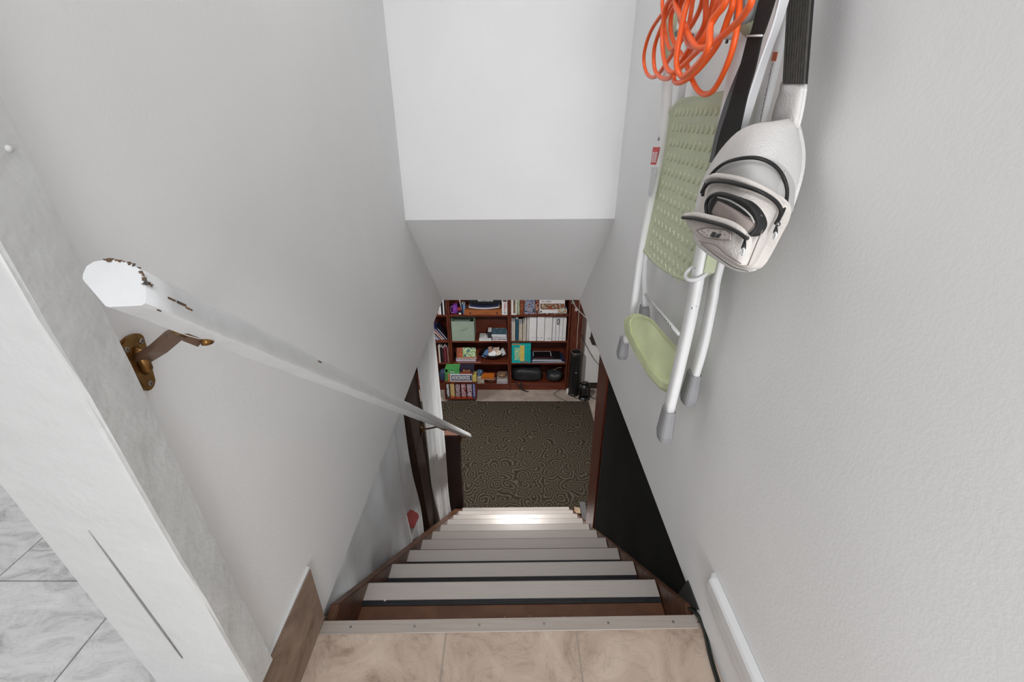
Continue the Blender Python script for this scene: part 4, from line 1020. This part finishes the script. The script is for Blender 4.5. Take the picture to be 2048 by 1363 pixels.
# ---- right bookcase, row 4: bags
def blob(name, label, cat, c, r, m, e=0.7, nz=0.12, seed=1, parent=None, segs=(28, 18)):
    rnd = random.Random(seed); bm = bmesh.new(); U, Vv = segs; ph = [rnd.uniform(0, 6) for _ in range(6)]
    P = lambda v, q: math.copysign(abs(v)**q, v)
    rows = []
    for j in range(1, Vv):
        la = -PI/2+PI*j/Vv; rw = []
        for i in range(U):
            lo_ = 2*PI*i/U
            d = 1+nz*(math.sin(3*lo_+ph[0])*math.cos(2*la+ph[1])+0.5*math.sin(7*lo_+5*la+ph[2]))*0.5
            rw.append(bm.verts.new((c[0]+r[0]*P(math.cos(la), e)*P(math.cos(lo_), e)*d, c[1]+r[1]*P(math.cos(la), e)*P(math.sin(lo_), e)*d, max(c[2]-r[2], c[2]+r[2]*P(math.sin(la), e)*d))))
        rows.append(rw)
    for j in range(len(rows)-1):
        for i in range(U): bm.faces.new((rows[j][i], rows[j][(i+1) % U], rows[j+1][(i+1) % U], rows[j+1][i])).smooth = True
    bm.faces.new(rows[0]); bm.faces.new(rows[-1])
    o = obj(name, bm, m, parent)
    if parent is None: tag(o, label, cat)
    return o
bz = ST[4]
dfl = blob('duffel_bag', 'long black nylon duffel bag filling the bottom right shelf', 'bag', (0.228, 5.335, bz+0.098), (0.205, 0.105, 0.095), BLKM, 0.55, 0.10, 3)
bm = bmesh.new(); tube(bm, spline([(0.36, 5.215, bz+0.19), (0.385, 5.205, bz+0.12), (0.40, 5.21, bz+0.03)], 5), 0.003, 6); tube(bm, spline([(0.33, 5.215, bz+0.195), (0.35, 5.203, bz+0.12), (0.37, 5.21, bz+0.03)], 5), 0.0016, 6); obj('seam', bm, RIBD, dfl)
bm = bmesh.new(); sweep(bm, spline([(0.05, 5.215, bz+0.03), (0.085, 5.19, bz-0.0), (0.13, 5.175, bz-0.055), (0.19, 5.165, BZ+0.012), (0.24, 5.15, BZ+0.004)], 6), [(-0.008, -0.0012), (0.008, -0.0012), (0.008, 0.0012), (-0.008, 0.0012)], side=(1, 0, 0.3)); sweep(bm, spline([(0.135, 5.20, bz+0.035), (0.14, 5.185, bz-0.01), (0.15, 5.178, bz-0.07)], 5), [(-0.010, -0.0012), (0.010, -0.0012), (0.010, 0.0012), (-0.010, 0.0012)], side=(1, 0, 0.1))
obj('dangling_strap', bm, BLACKW, dfl)
sm = blob('shoulder_bag', 'small black bag slumped over the front of the bottom right shelf', 'bag', (0.592, 5.300, bz+0.084), (0.108, 0.095, 0.078), BLKM, 0.75, 0.22, 8)
blob('flap', '', '', (0.605, 5.235, bz+0.105), (0.088, 0.055, 0.045), mat('black_flap', (50, 52, 52), 0.5, noise=0.2), 0.8, 0.2, 5, parent=sm)
bm = bmesh.new(); tube(bm, spline([(0.60, 5.30, bz+0.16), (0.64, 5.29, bz+0.20), (0.69, 5.28, bz+0.21)], 5), 0.004, 6); obj('tag_strap', bm, clr(120, 100, 60), sm)

# ---- middle bookcase, row 1
o = thing('purple_jug', 'shiny purple plastic jug with a looped handle on the top shelf', 'jug', (-0.735, 5.26, ST[1]))
bm = bmesh.new(); lathe(bm, (-0.710, 5.265, ST[1]+0.0005), [(0.030, 0), (0.038, 0.012), (0.041, 0.05), (0.036, 0.085), (0.030, 0.11), (0.034, 0.12), (0.030, 0.12), (0.026, 0.11)], 22)
PUR = mat('purple_plastic', (126, 62, 158), 0.25, noise=0.12); obj('vessel', bm, PUR, o)
bm = bmesh.new(); tube(bm, spline([(-0.733, 5.235, ST[1]+0.105), (-0.758, 5.228, ST[1]+0.095), (-0.762, 5.226, ST[1]+0.055), (-0.755, 5.228, ST[1]+0.022), (-0.733, 5.235, ST[1]+0.016)], 6), 0.0065, 8); obj('handle', bm, mat('lilac_plastic', (160, 110, 190), 0.25), o)
blob('red_toy', 'small dark red toy beside the purple jug', 'toy', (-0.655, 5.25, ST[1]+0.062), (0.032, 0.03, 0.028), clr(140, 34, 38), 1.0, 0.1, 2)
blob('dark_toy', 'small dark toy lying under the red toy', 'toy', (-0.652, 5.25, ST[1]+0.0175), (0.040, 0.03, 0.017), clr(36, 38, 48), 0.9, 0.1, 4)
blob('white_ball', 'little white ball in front of the red toy', 'ball', (-0.645, 5.212, ST[1]+0.0135), (0.016, 0.013, 0.0125), WHT, 1.0, 0.0, 4)
put('slim_case', 'slim light blue case upright beside the wooden box', 'case', 1, 926, 929.5, 609, clr(112, 146, 186), yf=5.23, dp=0.1)
put('slim_case', 'slim dark blue case upright behind the white stick', 'case', 1, 921.5, 925.5, 600, clr(44, 60, 86), yf=5.25, dp=0.1, z1=-0.90)
bm = bmesh.new(); tube(bm, [at(923, 619, Y=5.222), at(920, 604, Y=5.222), at(918, 590, Y=5.222)], 0.004, 8, rr=[0.003, 0.0045, 0.012]); o = obj('white_stick', bm, WHT); tag(o, 'thin white handled utensil leaning upright by the toys', 'utensil')
o = thing('wooden_case', 'light oak flat wooden case with two round finger holes', 'case', (-0.37, 5.28, ST[1]))
x0 = at(928.5, 625, Y=5.206).x; x1 = at(1003, 625, Y=5.206).x; zt = at(960, 619.5, Y=5.206).z
obj('case_body', bbox((x0, 5.206, ST[1]+0.0005), (x1, 5.40, zt), 0.002), WOODL, o)
for px in (940.5, 994): 
    p = at(px, 626, Y=5.206); bm = bmesh.new(); cyl(bm, (p.x, 5.2072, p.z), 0.011, -0.002, 14, 'y'); obj('finger_hole', bm, DBLK, o)
zc = zt
o = thing('navy_case', 'curved navy blue case with a white rim lying on the wooden case', 'case', (-0.37, 5.3, zc))
def arcbox(x0, x1, z0, z1, sag, y0, y1, n=14):
    bm = bmesh.new(); A = []
    for i in range(n+1):
        s = i/n; k = 4*s*(1-s); x = x0+(x1-x0)*s
        A.append([bm.verts.new((x, y0-0.02*k, z0-sag*k)), bm.verts.new((x, y0-0.02*k, z1-sag*k)), bm.verts.new((x, y1, z1)), bm.verts.new((x, y1, z0))])
    for i in range(n):
        for k in range(4): bm.faces.new((A[i][k], A[i][(k+1) % 4], A[i+1][(k+1) % 4], A[i+1][k]))
    bm.faces.new(A[0]); bm.faces.new(A[-1]); return bm
xa, xb = at(937, 612, Y=5.23).x, at(999, 612, Y=5.23).x
obj('base', arcbox(xa+0.01, xb-0.01, zc+0.014, zc+0.020, 0.012, 5.25, 5.42), DBLK, o)
obj('rim', arcbox(xa, xb, zc+0.021, zc+0.034, 0.012, 5.235, 5.43), mat('white_rim', (206, 208, 222), 0.35), o)
obj('lid', arcbox(xa+0.015, xb-0.01, zc+0.0345, zc+0.064, 0.008, 5.245, 5.43), clr(34, 38, 62, 0.3), o)
obj('cover', arcbox(xa+0.005, xb+0.02, zc+0.066, zc+0.15, 0.002, 5.27, 5.44), DBLK, o)
marks(o, at(956, 600, Y=5.25).x, at(987, 600, Y=5.25).x, zc+0.100, zc+0.121, 5.2475, WHT, 9, seed=21)
o, (x0, x1, z0, z1) = game('game_box', 'upright white game box with red and black vertical lettering', 1, 1003.6, 1014.6, 612, WHT, yf=5.204, dp=0.2, z1=-0.80)
marks(o, x0+0.026, x0+0.056, z0+0.052, z0+0.165, 5.204, clr(150, 44, 54), 6, True, 5)
marks(o, x0+0.026, x0+0.054, z0+0.016, z0+0.044, 5.204, clr(70, 70, 70), 2, True, 6)
obj('picture', bbox((x0+0.012, 5.2022, z0+0.175), (x1-0.008, 5.2036, z1-0.004)), picmat('darkfig', [(40, 34, 38), (96, 70, 62), (190, 180, 170)], 50), o)
# ---- middle bookcase, row 2
x0 = at(902.5, 660, Y=5.206).x+0.004; x1 = at(948.5, 660, Y=5.206).x; zt = at(925, 642.5, Y=5.206).z
o = thing('storage_bin', 'sage green fabric storage cube with a pull tab on its front', 'storage bin', ((x0+x1)/2, 5.33, ST[2]))
MINT = mat('mint_fabric', (146, 162, 148), 0.9, noise=0.04, nscale=9, bump=0.3, bscale=200)
t_ = 0.004; z0 = ST[2]+0.0005; y0, y1 = 5.206, 5.48
obj('front_panel', bbox((x0, y0, z0), (x1, y0+t_, zt), 0.0015), MINT, o)
obj('rear_panel', bbox((x0, y1-t_, z0), (x1, y1, zt)), MINT, o)
obj('side_panel', bbox((x0, y0+t_, z0), (x0+t_, y1-t_, zt+0.03)), MINT, o); obj('side_panel', bbox((x1-t_, y0+t_, z0), (x1, y1-t_, zt+0.03)), MINT, o)
obj('base_panel', bbox((x0+t_, y0+t_, z0), (x1-t_, y1-t_, z0+0.004)), MINT, o)
bm = bmesh.new(); p1, p2, p3 = at(918, 655, Y=5.203), at(924, 658.5, Y=5.192), at(934, 654, Y=5.203); sweep(bm, spline([p1, p2, p3], 6), [(-0.0012, -0.010), (0.0012, -0.010), (0.0012, 0.010), (-0.0012, 0.010)], side=(0, 1, 0)); obj('pull_tab', bm, MINT, o)
put('book', 'dark upright book end leaning behind the white box on the second shelf', 'book', 2, 975, 983, 659, clr(40, 40, 48), yf=5.26, dp=0.15, z1=ST[2]+0.105, z0=ST[2])
put('book', 'flat white book lying alone left of the second shelf pile', 'book', 2, 958, 983, 680, WHT, yf=5.208, dp=0.2, kind='flat', z0=ST[2], z1=ST[2]+0.016)
zz = ST[2]
for lb, a, b, h_, m_, yf in (('pale book with dark print at the bottom of the second shelf pile', 983.5, 1014.5, 0.022, picmat('printed_pale', [(176, 174, 182), (60, 66, 96), (150, 70, 76), (190, 190, 194)], 50), 5.206), ('printed book in the middle of the second shelf pile', 985, 1014, 0.020, picmat('printed_pale2', [(180, 178, 184), (46, 56, 90), (140, 60, 70)], 60), 5.22), ('thick white edged book in the second shelf pile', 984, 1013, 0.016, WHT, 5.23), ('blue green covered book on top of the second shelf pile', 983, 1013, 0.028, picmat('bluecover', [(88, 116, 128), (52, 84, 104), (140, 160, 164)], 30), 5.225)):
    put('book', lb, 'book', 2, a, b, 680, m_, yf=yf, dp=0.2, kind='flat', z0=zz, z1=zz+h_, yaw=random.uniform(-0.03, 0.03), group='books piled on the second shelf'); zz += h_+0.0008
# ---- middle bookcase, row 3
zz = ST[3]
for lb, a, b, h_, m_, yf, pg in (('pink edged large book at the bottom of the third shelf pile', 913.5, 962, 0.016, clr(112, 52, 50), 5.205, clr(196, 160, 154)), ('bent white magazine stack in the third shelf pile', 911.5, 952, 0.036, clr(158, 148, 160), 5.214, clr(192, 182, 194)), ('brown backed book in the third shelf pile', 914, 954, 0.022, clr(150, 80, 44), 5.222, clr(208, 190, 166))):
    put('book', lb, 'book', 3, a, b, 720, m_, yf=yf, dp=0.2, kind='flat', z0=zz, z1=zz+h_, yaw=random.uniform(-0.02, 0.04), pages=pg, group='books piled on the third shelf'); zz += h_+0.0008
def leanbook(name, label, px0, px1, pyb, pyt, y0, z0, back, m, th=0.008, cat='book', parts=None, group=None):
    a = at(px0, pyb, Y=y0); b = at(px1, pyb, Y=y0); zt = at(px0, pyt, Y=y0+back).z
    p = [Vector((a.x, y0, z0)), Vector((b.x, y0, z0)), Vector((b.x, y0+back, zt)), Vector((a.x, y0+back, zt))]
    bm = bmesh.new(); nn = Vector((0, th, -0.0)); hexa(bm, p, [q+nn for q in p]); o = obj(name, bm, m); tag(o, label, cat, group); return o, p
o, p = leanbook('book', 'red covered book leaning back on the left of the third shelf pile', 913, 926, 714, 695, 5.24, zz+0.001, 0.05, picmat('redcover', [(120, 36, 26), (168, 84, 40), (70, 24, 24)], 40))
o, p = leanbook('book', 'green and white picture book leaning back on the third shelf pile', 925.5, 951.5, 712, 695, 5.235, zz+0.001, 0.05, picmat('greencover', [(56, 96, 60), (110, 140, 70), (190, 206, 190), (150, 176, 90), (60, 100, 120)], 22))
# bowl with papers
bx = at(985, 715, Y=5.34).x
bw = thing('bowl', 'large black bowl heaped with papers and small packets', 'bowl', (bx, 5.345, ST[3]))
bm = bmesh.new(); lathe(bm, (bx, 5.345, ST[3]+0.0005), [(0.05, 0), (0.07, 0.006), (0.12, 0.035), (0.15, 0.07), (0.165, 0.10), (0.160, 0.10), (0.145, 0.07), (0.11, 0.037), (0.06, 0.012)], 36)
for v in bm.verts: v.co.y = 5.345+(v.co.y-5.345)*0.80
obj('bowl_body', bm, mat('black_bowl', (30, 27, 27), 0.4, noise=0.2), bw)
def sheetpiece(name, label, quad, y, zoff, m, cat, th=0.003):
    p = [at(a, b, Y=y+i*0.0) for i, (a, b) in enumerate(quad)]; p = [Vector((q.x, q.y+(q.z-(ST[3]+0.08))*0.6, q.z)) for q in p]
    o = obj(name, prism(p, (0, th, 0)), m); return tag(o, label, cat)
sheetpiece('packet', 'blue packet sticking out of the left side of the bowl', [(963, 712), (975, 714), (977, 700), (970, 703)], 5.27, 0, clr(36, 88, 142), 'packet')
sheetpiece('packet', 'light tan packet at the back of the bowl', [(983, 704), (1000, 710), (998, 697), (986, 698)], 5.30, 0, picmat('tanpk', [(186, 160, 140), (150, 110, 90), (206, 190, 176)], 60), 'packet')
sheetpiece('packet', 'brown packet beside the navy ball in the bowl', [(975, 706), (984, 704), (983, 696), (976, 697)], 5.295, 0, clr(150, 100, 70), 'packet')
sheetpiece('paper', 'round cornered white paper at the front of the bowl', [(976, 708), (980, 714.5), (990, 713), (993, 706), (988, 703)], 5.262, 0, WHT, 'paper')
sheetpiece('paper', 'cream paper at the right front of the bowl', [(992, 712), (1001, 711), (1003, 703), (994, 703)], 5.268, 0, CREAM, 'paper')
sheetpiece('paper', 'grey printed leaflet leaning on the right rim of the bowl', [(1004, 711), (1012, 708), (1006, 698.5), (1001, 701)], 5.275, 0, picmat('leaflet', [(196, 198, 206), (110, 112, 122), (206, 206, 210)], 90), 'paper')
c = at(984, 694, Y=5.40); blob('navy_ball', 'small navy ball on top of the heap in the bowl', 'ball', (c.x, 5.40, c.z), (0.027, 0.027, 0.024), NAVY, 1.0, 0.0, 3)
blob('paper_heap', 'crumpled papers filling the black bowl underneath the packets', 'paper', (bx, 5.345, ST[3]+0.080), (0.105, 0.070, 0.032), picmat('heap', [(150, 140, 132), (190, 184, 178), (110, 90, 78)], 50), 1.0, 0.25, 9)
# ---- middle bookcase, row 4
blob('blue_bag', 'small blue plastic bag behind the magazine rack', 'bag', (at(958, 745, Y=5.30).x+0.01, 5.39, ST[4]+0.062), (0.050, 0.045, 0.061), picmat('bluebag', [(46, 62, 88), (110, 136, 170), (28, 40, 60)], 26), 0.9, 0.25, 6)
put('book', 'orange edged book lying across the bottom shelf', 'book', 4, 962, 987, 755, ORG, yf=5.23, dp=0.16, kind='flat', z0=ST[4]+0.046, z1=ST[4]+0.064, yaw=-0.05, pages=CREAM)
put('carton', 'small white carton with orange lid on the bottom shelf', 'box', 4, 953.5, 968, 755, picmat('carton', [(196, 186, 168), (206, 200, 190), (150, 130, 90)], 60), yf=5.208, dp=0.12, kind='box', z0=ST[4], z1=ST[4]+0.0445)
bm = bmesh.new(); px_ = at(981, 763, Y=5.27); lathe(bm, (px_.x, 5.30, ST[4]+0.0005), [(0.03, 0), (0.05, 0.004), (0.072, 0.022), (0.075, 0.024), (0.070, 0.024), (0.045, 0.008)], 24); o = obj('dish', bm, picmat('dish_pic', [(190, 176, 170), (140, 100, 90), (206, 200, 198)], 30)); tag(o, 'shallow patterned dish under the orange book on the bottom shelf', 'dish')
zz = ST[4]
for i, (h_, m_) in enumerate(((0.018, clr(150, 140, 150)), (0.018, clr(130, 140, 150)), (0.016, PAPER), (0.018, clr(140, 124, 118)))):
    lb = ['pale magazine at the bottom of the pile on the bottom shelf', 'grey blue magazine second in the pile on the bottom shelf', 'light paper pad third in the pile on the bottom shelf', 'brownish book topmost of the pile on the bottom shelf'][i]
    put('magazine', lb, 'magazine', 4, 993+i*0.8, 1015.3, 760, m_, yf=5.207+0.004*i, dp=0.2, kind='flat', z0=zz, z1=zz+h_, group='magazines on the bottom shelf', pages=clr(196, 188, 190)); zz += h_+0.0008
blob('stuffed_toy', 'brown fluffy toy lying on the magazine pile', 'toy', (at(1004, 748, Y=5.29).x, 5.29, zz+0.024), (0.065, 0.05, 0.022), picmat('fluff', [(112, 84, 60), (150, 120, 90), (70, 54, 44)], 60), 0.9, 0.3, 11)
# ---- left bookcase contents
for i, (a, b, m_, lb) in enumerate(((876, 878.5, CREAM, 'cream ring binder at the edge of the curtain, top row'), (879, 882.5, WHT, 'wide white binder, top row of left bookcase'), (883.2, 886, DBLK, 'black folder between white binders, left bookcase'), (886.6, 889, WHT, 'thin white binder right of the black folder, left bookcase'), (889.4, 892.6, DBLK, 'black folder against the side panel, left bookcase'))):
    put('binder', lb, 'binder', 1, a-1.2, b-1.2, 612, m_, yf=5.215, dp=0.2, group='binders in the left bookcase', z1=-0.80-0.008*(i % 2))
for i, (m_, lb) in enumerate(((clr(140, 60, 50), 'brown red book tilting, lowest of the slanted row'), (clr(150, 156, 190), 'lilac grey book in the slanted row'), (NAVY, 'navy book in the slanted row'), (clr(186, 130, 110), 'salmon covered book in the slanted row'), (clr(60, 58, 110), 'violet blue book, topmost of the slanted row'), (clr(26, 26, 44), 'very dark book behind the violet one, slanted row'))):
    L_ = 0.25; th = 0.020; an = math.radians(46-2*i)
    x_r = -0.835-0.0; xb = x_r-0.155+0.030*i
    M = Matrix.Translation((xb, 5.215+0.004*i, ST[2]+0.0006)) @ Matrix.Rotation(-an, 4, 'Y')
    bm = bmesh.new(); box(bm, (0, 0, 0), (th, 0.18, L_*(0.90 if i > 3 else 0.8)), 0, M); box(bm, (th*0.25, -0.001, 0.003), (th*0.6, 0.002, L_*0.78), 1, M)
    o = obj('book', bm, mats=[m_, PAPER]); tag(o, lb, 'book', 'slanted books in the left bookcase')
for i, (a, b, m_, lb) in enumerate(((876, 879, CREAM, 'cream book by the curtain, third row of left bookcase'), (879.5, 883, DBLK, 'black book, third row of left bookcase'), (883.4, 887, clr(60, 28, 34), 'dark plum book, third row of left bookcase'), (887.3, 890.3, clr(120, 52, 64), 'rose red book, third row of left bookcase'), (890.6, 893.4, DRED, 'deep red book, third row of left bookcase'), (893.8, 896, clr(150, 110, 104), 'dusty pink book against the side panel, third row'))):
    put('book', lb, 'book', 3, a, b, 692+(i % 3)*2, m_, yf=5.212+0.003*(i % 2), dp=0.18, group='books in the third row of the left bookcase')
blob('blue_backpack', 'dark blue rounded bag in the bottom of the left bookcase', 'bag', (-0.905, 5.27, ST[4]+0.10), (0.075, 0.06, 0.095), clr(52, 70, 100), 0.85, 0.1, 6)

# ---- magazine rack in front, with its cases and boxes
rk = thing('disc_rack', 'small red brown wooden rack on thin legs full of disc cases', 'rack', (-0.65, 4.95, BZ))
yR = 4.90
zt = at(920, 765, Y=yR).z; zb_ = at(920, 797, Y=yR).z; xa = at(889, 780, Y=yR).x; xb = at(953, 780, Y=yR).x
RW = MATS['cherry_laminate']; LEGM = mat('pale_leg', (150, 122, 104), 0.5)
obj('top_board', bbox((xa, yR, zt-0.010), (xb, yR+0.17, zt+0.010), 0.003), RW, rk)
obj('bottom_board', bbox((xa+0.006, yR, zb_-0.012), (xb-0.006, yR+0.17, zb_+0.004), 0.003), RW, rk)
obj('side_panel', bbox((xa, yR+0.004, zb_-0.012), (xa+0.014, yR+0.166, zt-0.010)), RW, rk); obj('side_panel', bbox((xb-0.014, yR+0.004, zb_-0.012), (xb, yR+0.166, zt-0.010)), RW, rk)
for x_ in (xa+0.006, xb-0.016):
    for y_ in (yR+0.004, yR+0.152): obj('leg', bbox((x_, y_, BZ+(0.0101 if y_ < 4.906 else 0.0)), (x_+0.012, y_+0.012, zb_-0.012)), LEGM, rk)
cols = [((70, 66, 70), (190, 188, 190)), ((170, 120, 70), (196, 170, 120)), ((60, 34, 48), (196, 186, 190)), ((120, 34, 44), (206, 200, 204)), ((60, 44, 80), (198, 196, 204)), ((70, 78, 130), (150, 150, 190))]
lbs = ['black and white disc case at the left end of the rack', 'golden tan disc case in the rack', 'plum disc case with pale figure in the rack', 'red disc case with pale figure in the rack', 'purple disc case with pale figure in the rack', 'blue disc case at the right end of the rack']
spx = [(893, 899), (900.5, 909.5), (911, 921), (922.5, 932.5), (934, 944.5), (945.8, 950.6)]
for i, ((c1, c2), (a, b)) in enumerate(zip(cols, spx)):
    x0 = at(a, 782, Y=yR+0.006).x; x1 = at(b, 782, Y=yR+0.006).x
    if i == 0: x0 = max(x0, xa+0.016)
    x1 = min(x1, xb-0.015)
    z0 = zb_+0.0045; z1 = zt-0.016
    o = obj('disc_case', bbox((x0, yR+0.006, z0), (x1, yR+0.14, z1), 0.001, 1), clr(*c1)); tag(o, lbs[i], 'disc case', 'disc cases in the rack')
    obj('spine_print', bbox((x0+0.004, yR+0.0045, z0+0.03), (x1-0.004, yR+0.0062, z1-0.012)), picmat('spine%d' % i, [c1, c2, (130, 30, 40) if i in (2, 3, 4) else c2, c2], 45), o)
    if i in (2, 3, 4, 1): obj('orange_foot', bbox((x0+0.002, yR+0.0045, z0+0.002), (x1-0.002, yR+0.0062, z0+0.022)), clr(186, 66, 38), o)
zz = zt+0.0105
yB_ = yR+0.008
o, (x0, x1, z0, z1) = game('game_box', 'long white game box with navy title strip lying on the rack', 4, 900, 944, 755, clr(190, 186, 196), yf=yB_, dp=0.15, z0=zz, z1=at(920, 749, Y=yB_).z)
obj('title_strip', bbox((x0+0.02, yB_-0.0016, z0+0.022), (x1-0.006, yB_-0.0002, z1-0.006)), NAVY, o)
marks(o, x0+0.03, x1-0.02, z0+0.032, z1-0.014, yB_-0.0018, WHT, 11, seed=31)
zz = z1+0.0015
o = game('game_box', 'yellow box end beside the navy titled game on the rack', 4, 945, 952.5, 755, clr(186, 170, 92), yf=yB_+0.004, dp=0.12, z0=zt+0.0105, z1=at(948, 752, Y=yB_).z)[0]
o = game('game_box', 'narrow tan box end left of the navy titled game', 4, 895.5, 899.4, 755, clr(170, 112, 80), yf=yB_+0.004, dp=0.12, z0=zt+0.0105, z1=at(898, 748, Y=yB_).z)[0]
o = game('game_box', 'bright green box standing at the left of the rack top', 4, 889.8, 895.2, 745, clr(70, 140, 76), yf=yB_+0.02, dp=0.12, z0=zt+0.0105, z1=at(892, 738, Y=yB_+0.02).z)[0]
o, (x0, x1, z0, z1) = game('game_box', 'green game box with white print on top of the pile on the rack', 4, 891, 919, 745, clr(72, 146, 80), yf=yB_+0.02, dp=0.13, z0=zz+0.001, z1=at(900, 737.5, Y=yB_+0.02).z)
marks(o, x0+0.05, x0+0.12, z0+0.022, z0+0.034, yB_+0.0198, WHT, 6, seed=7)
o, (x0, x1, z0, z1) = game('game_box', 'dark navy game box with orange lettering on the pile on the rack', 4, 919.6, 947.5, 745, clr(38, 32, 52), yf=yB_+0.016, dp=0.13, z0=zz+0.001, z1=at(930, 736.5, Y=yB_+0.016).z)
marks(o, x0+0.045, x0+0.135, z0+0.034, z0+0.062, yB_+0.0158, clr(226, 150, 60), 4, seed=9)
obj('flame_print', bbox((x0+0.004, yB_+0.0145, z0+0.004), (x1-0.004, yB_+0.0158, z0+0.026)), picmat('flame', [(176, 74, 34), (60, 30, 40), (206, 120, 60)], 50), o)

# ---- brown cabinet, tower heater, small heater, cords
cab = thing('wall_cabinet', 'tall plain red brown wooden cabinet right of the bookcases', 'cabinet', (0.85, 5.35, BZ))
obj('cabinet_body', bbox((0.762, 5.235, BZ), (0.945, 5.50, -0.25), 0.003), RWOOD, cab)
obj('door', bbox((0.766, 5.215, BZ+0.03), (0.905, 5.234, -0.26), 0.003), MATS['cherry_laminate_upright'], cab)
obj('trim_strip', bbox((0.908, 5.212, BZ), (0.955, 5.234, -0.25), 0.002), mat('greyish_strip', (98, 78, 70), 0.5), cab)
tw = thing('tower_fan', 'tall black tower fan standing on the floor by the cabinet', 'fan', (0.853, 5.11, BZ))
bm = bmesh.new(); lathe(bm, (0.850, 5.12, BZ+0.03), [(0.075, 0), (0.078, 0.02), (0.076, 0.55), (0.073, 0.60), (0.060, 0.612), (0.055, 0.600)], 28); obj('tower_body', bm, BLK, tw)
bm = bmesh.new(); lathe(bm, (0.850, 5.12, BZ+0.0005), [(0.082, 0), (0.082, 0.012), (0.076, 0.029), (0.07, 0.030)], 28); obj('tower_base', bm, BLK, tw)
bm = bmesh.new(); tube(bm, [(0.850+math.cos(t)*0.068, 5.12+math.sin(t)*0.068, BZ+0.638) for t in [2*PI*k/24 for k in range(24)]], 0.004, 6, closed=True); obj('top_rim', bm, mat('grey_rim', (120, 116, 112), 0.4), tw)
bm = bmesh.new()
for k in range(14): box(bm, (0.82+0.0045*k, 5.0425, BZ+0.12), (0.822+0.0045*k, 5.046, BZ+0.5))
obj('grille', bm, mat('grille_grey', (40, 40, 42), 0.4), tw)
obj('logo_plate', bbox((0.842, 5.0405, BZ+0.36), (0.862, 5.044, BZ+0.376)), RUBG, tw)
ht = thing('space_heater', 'small black space heater on the floor in front of the tower fan', 'heater', (0.975, 5.03, BZ))
bm = bmesh.new(); box(bm, (0.905, 4.955, BZ+0.035), (1.045, 5.035, BZ+0.245)); bmesh.ops.bevel(bm, geom=list(bm.edges), offset=0.025, segments=4, affect='EDGES'); obj('heater_body', bm, BLK, ht, smooth=True)
obj('heater_front', bbox((0.933, 4.948, BZ+0.07), (1.017, 4.958, BZ+0.185), 0.004), mat('heater_frame', (62, 60, 60), 0.4), ht)
bm = bmesh.new()
for k in range(9): box(bm, (0.936, 4.943, BZ+0.082+0.011*k), (1.004, 4.949, BZ+0.086+0.011*k))
obj('heater_grille', bm, mat('heater_grille', (44, 38, 36), 0.4), ht)
bm = bmesh.new(); lathe(bm, (0.975, 4.995, BZ+0.0005), [(0.075, 0), (0.075, 0.012), (0.05, 0.022), (0.05, 0.036)], 24); obj('heater_base', bm, BLK, ht)
bm = bmesh.new(); tube(bm, spline([(0.935, 4.995, BZ+0.24), (0.945, 4.995, BZ+0.262), (0.995, 4.995, BZ+0.262), (1.005, 4.995, BZ+0.24)], 5), 0.006, 8); obj('handle', bm, BLK, ht)
def cord(name, label, pts, r, m, cat='cord'):
    bm = bmesh.new(); tube(bm, spline(pts, 6), r, 6); o = obj(name, bm, m, smooth=True); return tag(o, label, cat)
zf = BZ+0.0045
cord('power_cord', 'thin dark cord with pale plug lying on the floor before the right bookcase', [at(1119, 779, Z=zf), at(1113, 783, Z=zf), at(1108, 787, Z=zf), at(1113, 792, Z=zf), at(1124, 798, Z=zf), at(1134, 802, Z=zf+0.01), at(1146, 806, Z=zf+0.011)], 0.003, DBLK)
cord('power_cord', 'black coiled cord lying on the floor around the space heater', [at(1150, 783, Z=zf), at(1146, 789, Z=zf), at(1152, 796, Z=zf), at(1165, 797, Z=zf), at(1177, 793, Z=zf), at(1179, 788, Z=zf), at(1172, 785, Z=zf), at(1186, 796, Z=zf), at(1192, 797, Z=zf)], 0.0045, DBLK)
cord('power_cord', 'black cord running down across the white basement wall', [at(1163, 668, Y=5.205), at(1168, 682, Y=5.205), at(1178, 702, Y=5.205), at(1188, 718, Y=5.205), at(1196, 727, Y=5.205), at(1204, 738, Y=5.205)], 0.0035, DBLK)
cord('hanging_cable', 'pale vertical cord hanging down the brown cabinet front', [at(1160, 596, Y=5.20), at(1158, 625, Y=5.20), at(1155.5, 660, Y=5.20), at(1153.5, 697, Y=5.205)], 0.0035, CREAM)
cord('hanging_cable', 'white slanting cord crossing the brown cabinet from the top', [at(1143, 596, Y=5.19), at(1151, 612, Y=5.19), at(1159, 622, Y=5.19), at(1167, 630, Y=5.19), at(1175, 638, Y=5.19)], 0.005, WHT)
c = at(1152.5, 618, Y=5.20); o = obj('plug', bbox((c.x-0.016, 5.185, c.z-0.022), (c.x+0.014, 5.212, c.z+0.022), 0.004), clr(196, 180, 176)); tag(o, 'pale plug hanging on the white slanting cord', 'plug')
c = at(1146, 605, Y=5.20); o = obj('plug', bbox((c.x-0.02, 5.187, c.z-0.016), (c.x+0.024, 5.212, c.z+0.016), 0.005), clr(120, 118, 112)); tag(o, 'grey plug pair at the top of the cabinet cords', 'plug')
c = at(1136, 765, Y=5.12); o = obj('white_adapter', bbox((c.x-0.014, 5.10, BZ+0.001), (c.x+0.012, 5.13, BZ+0.075), 0.005), WHT); tag(o, 'small white upright adapter between the bookcase and the tower fan', 'adapter')
# dark wall rack on white wall
q = [at(x, y, Y=5.235) for x, y in ((1183, 661), (1181.5, 675), (1179, 676), (1184, 689), (1192, 690), (1193, 694), (1204, 695), (1204, 661))]
o = obj('wall_box', prism(q, (0, 0.024, 0)), clr(56, 48, 46)); tag(o, 'dark angular wall mounted box on the white basement wall', 'wall box')
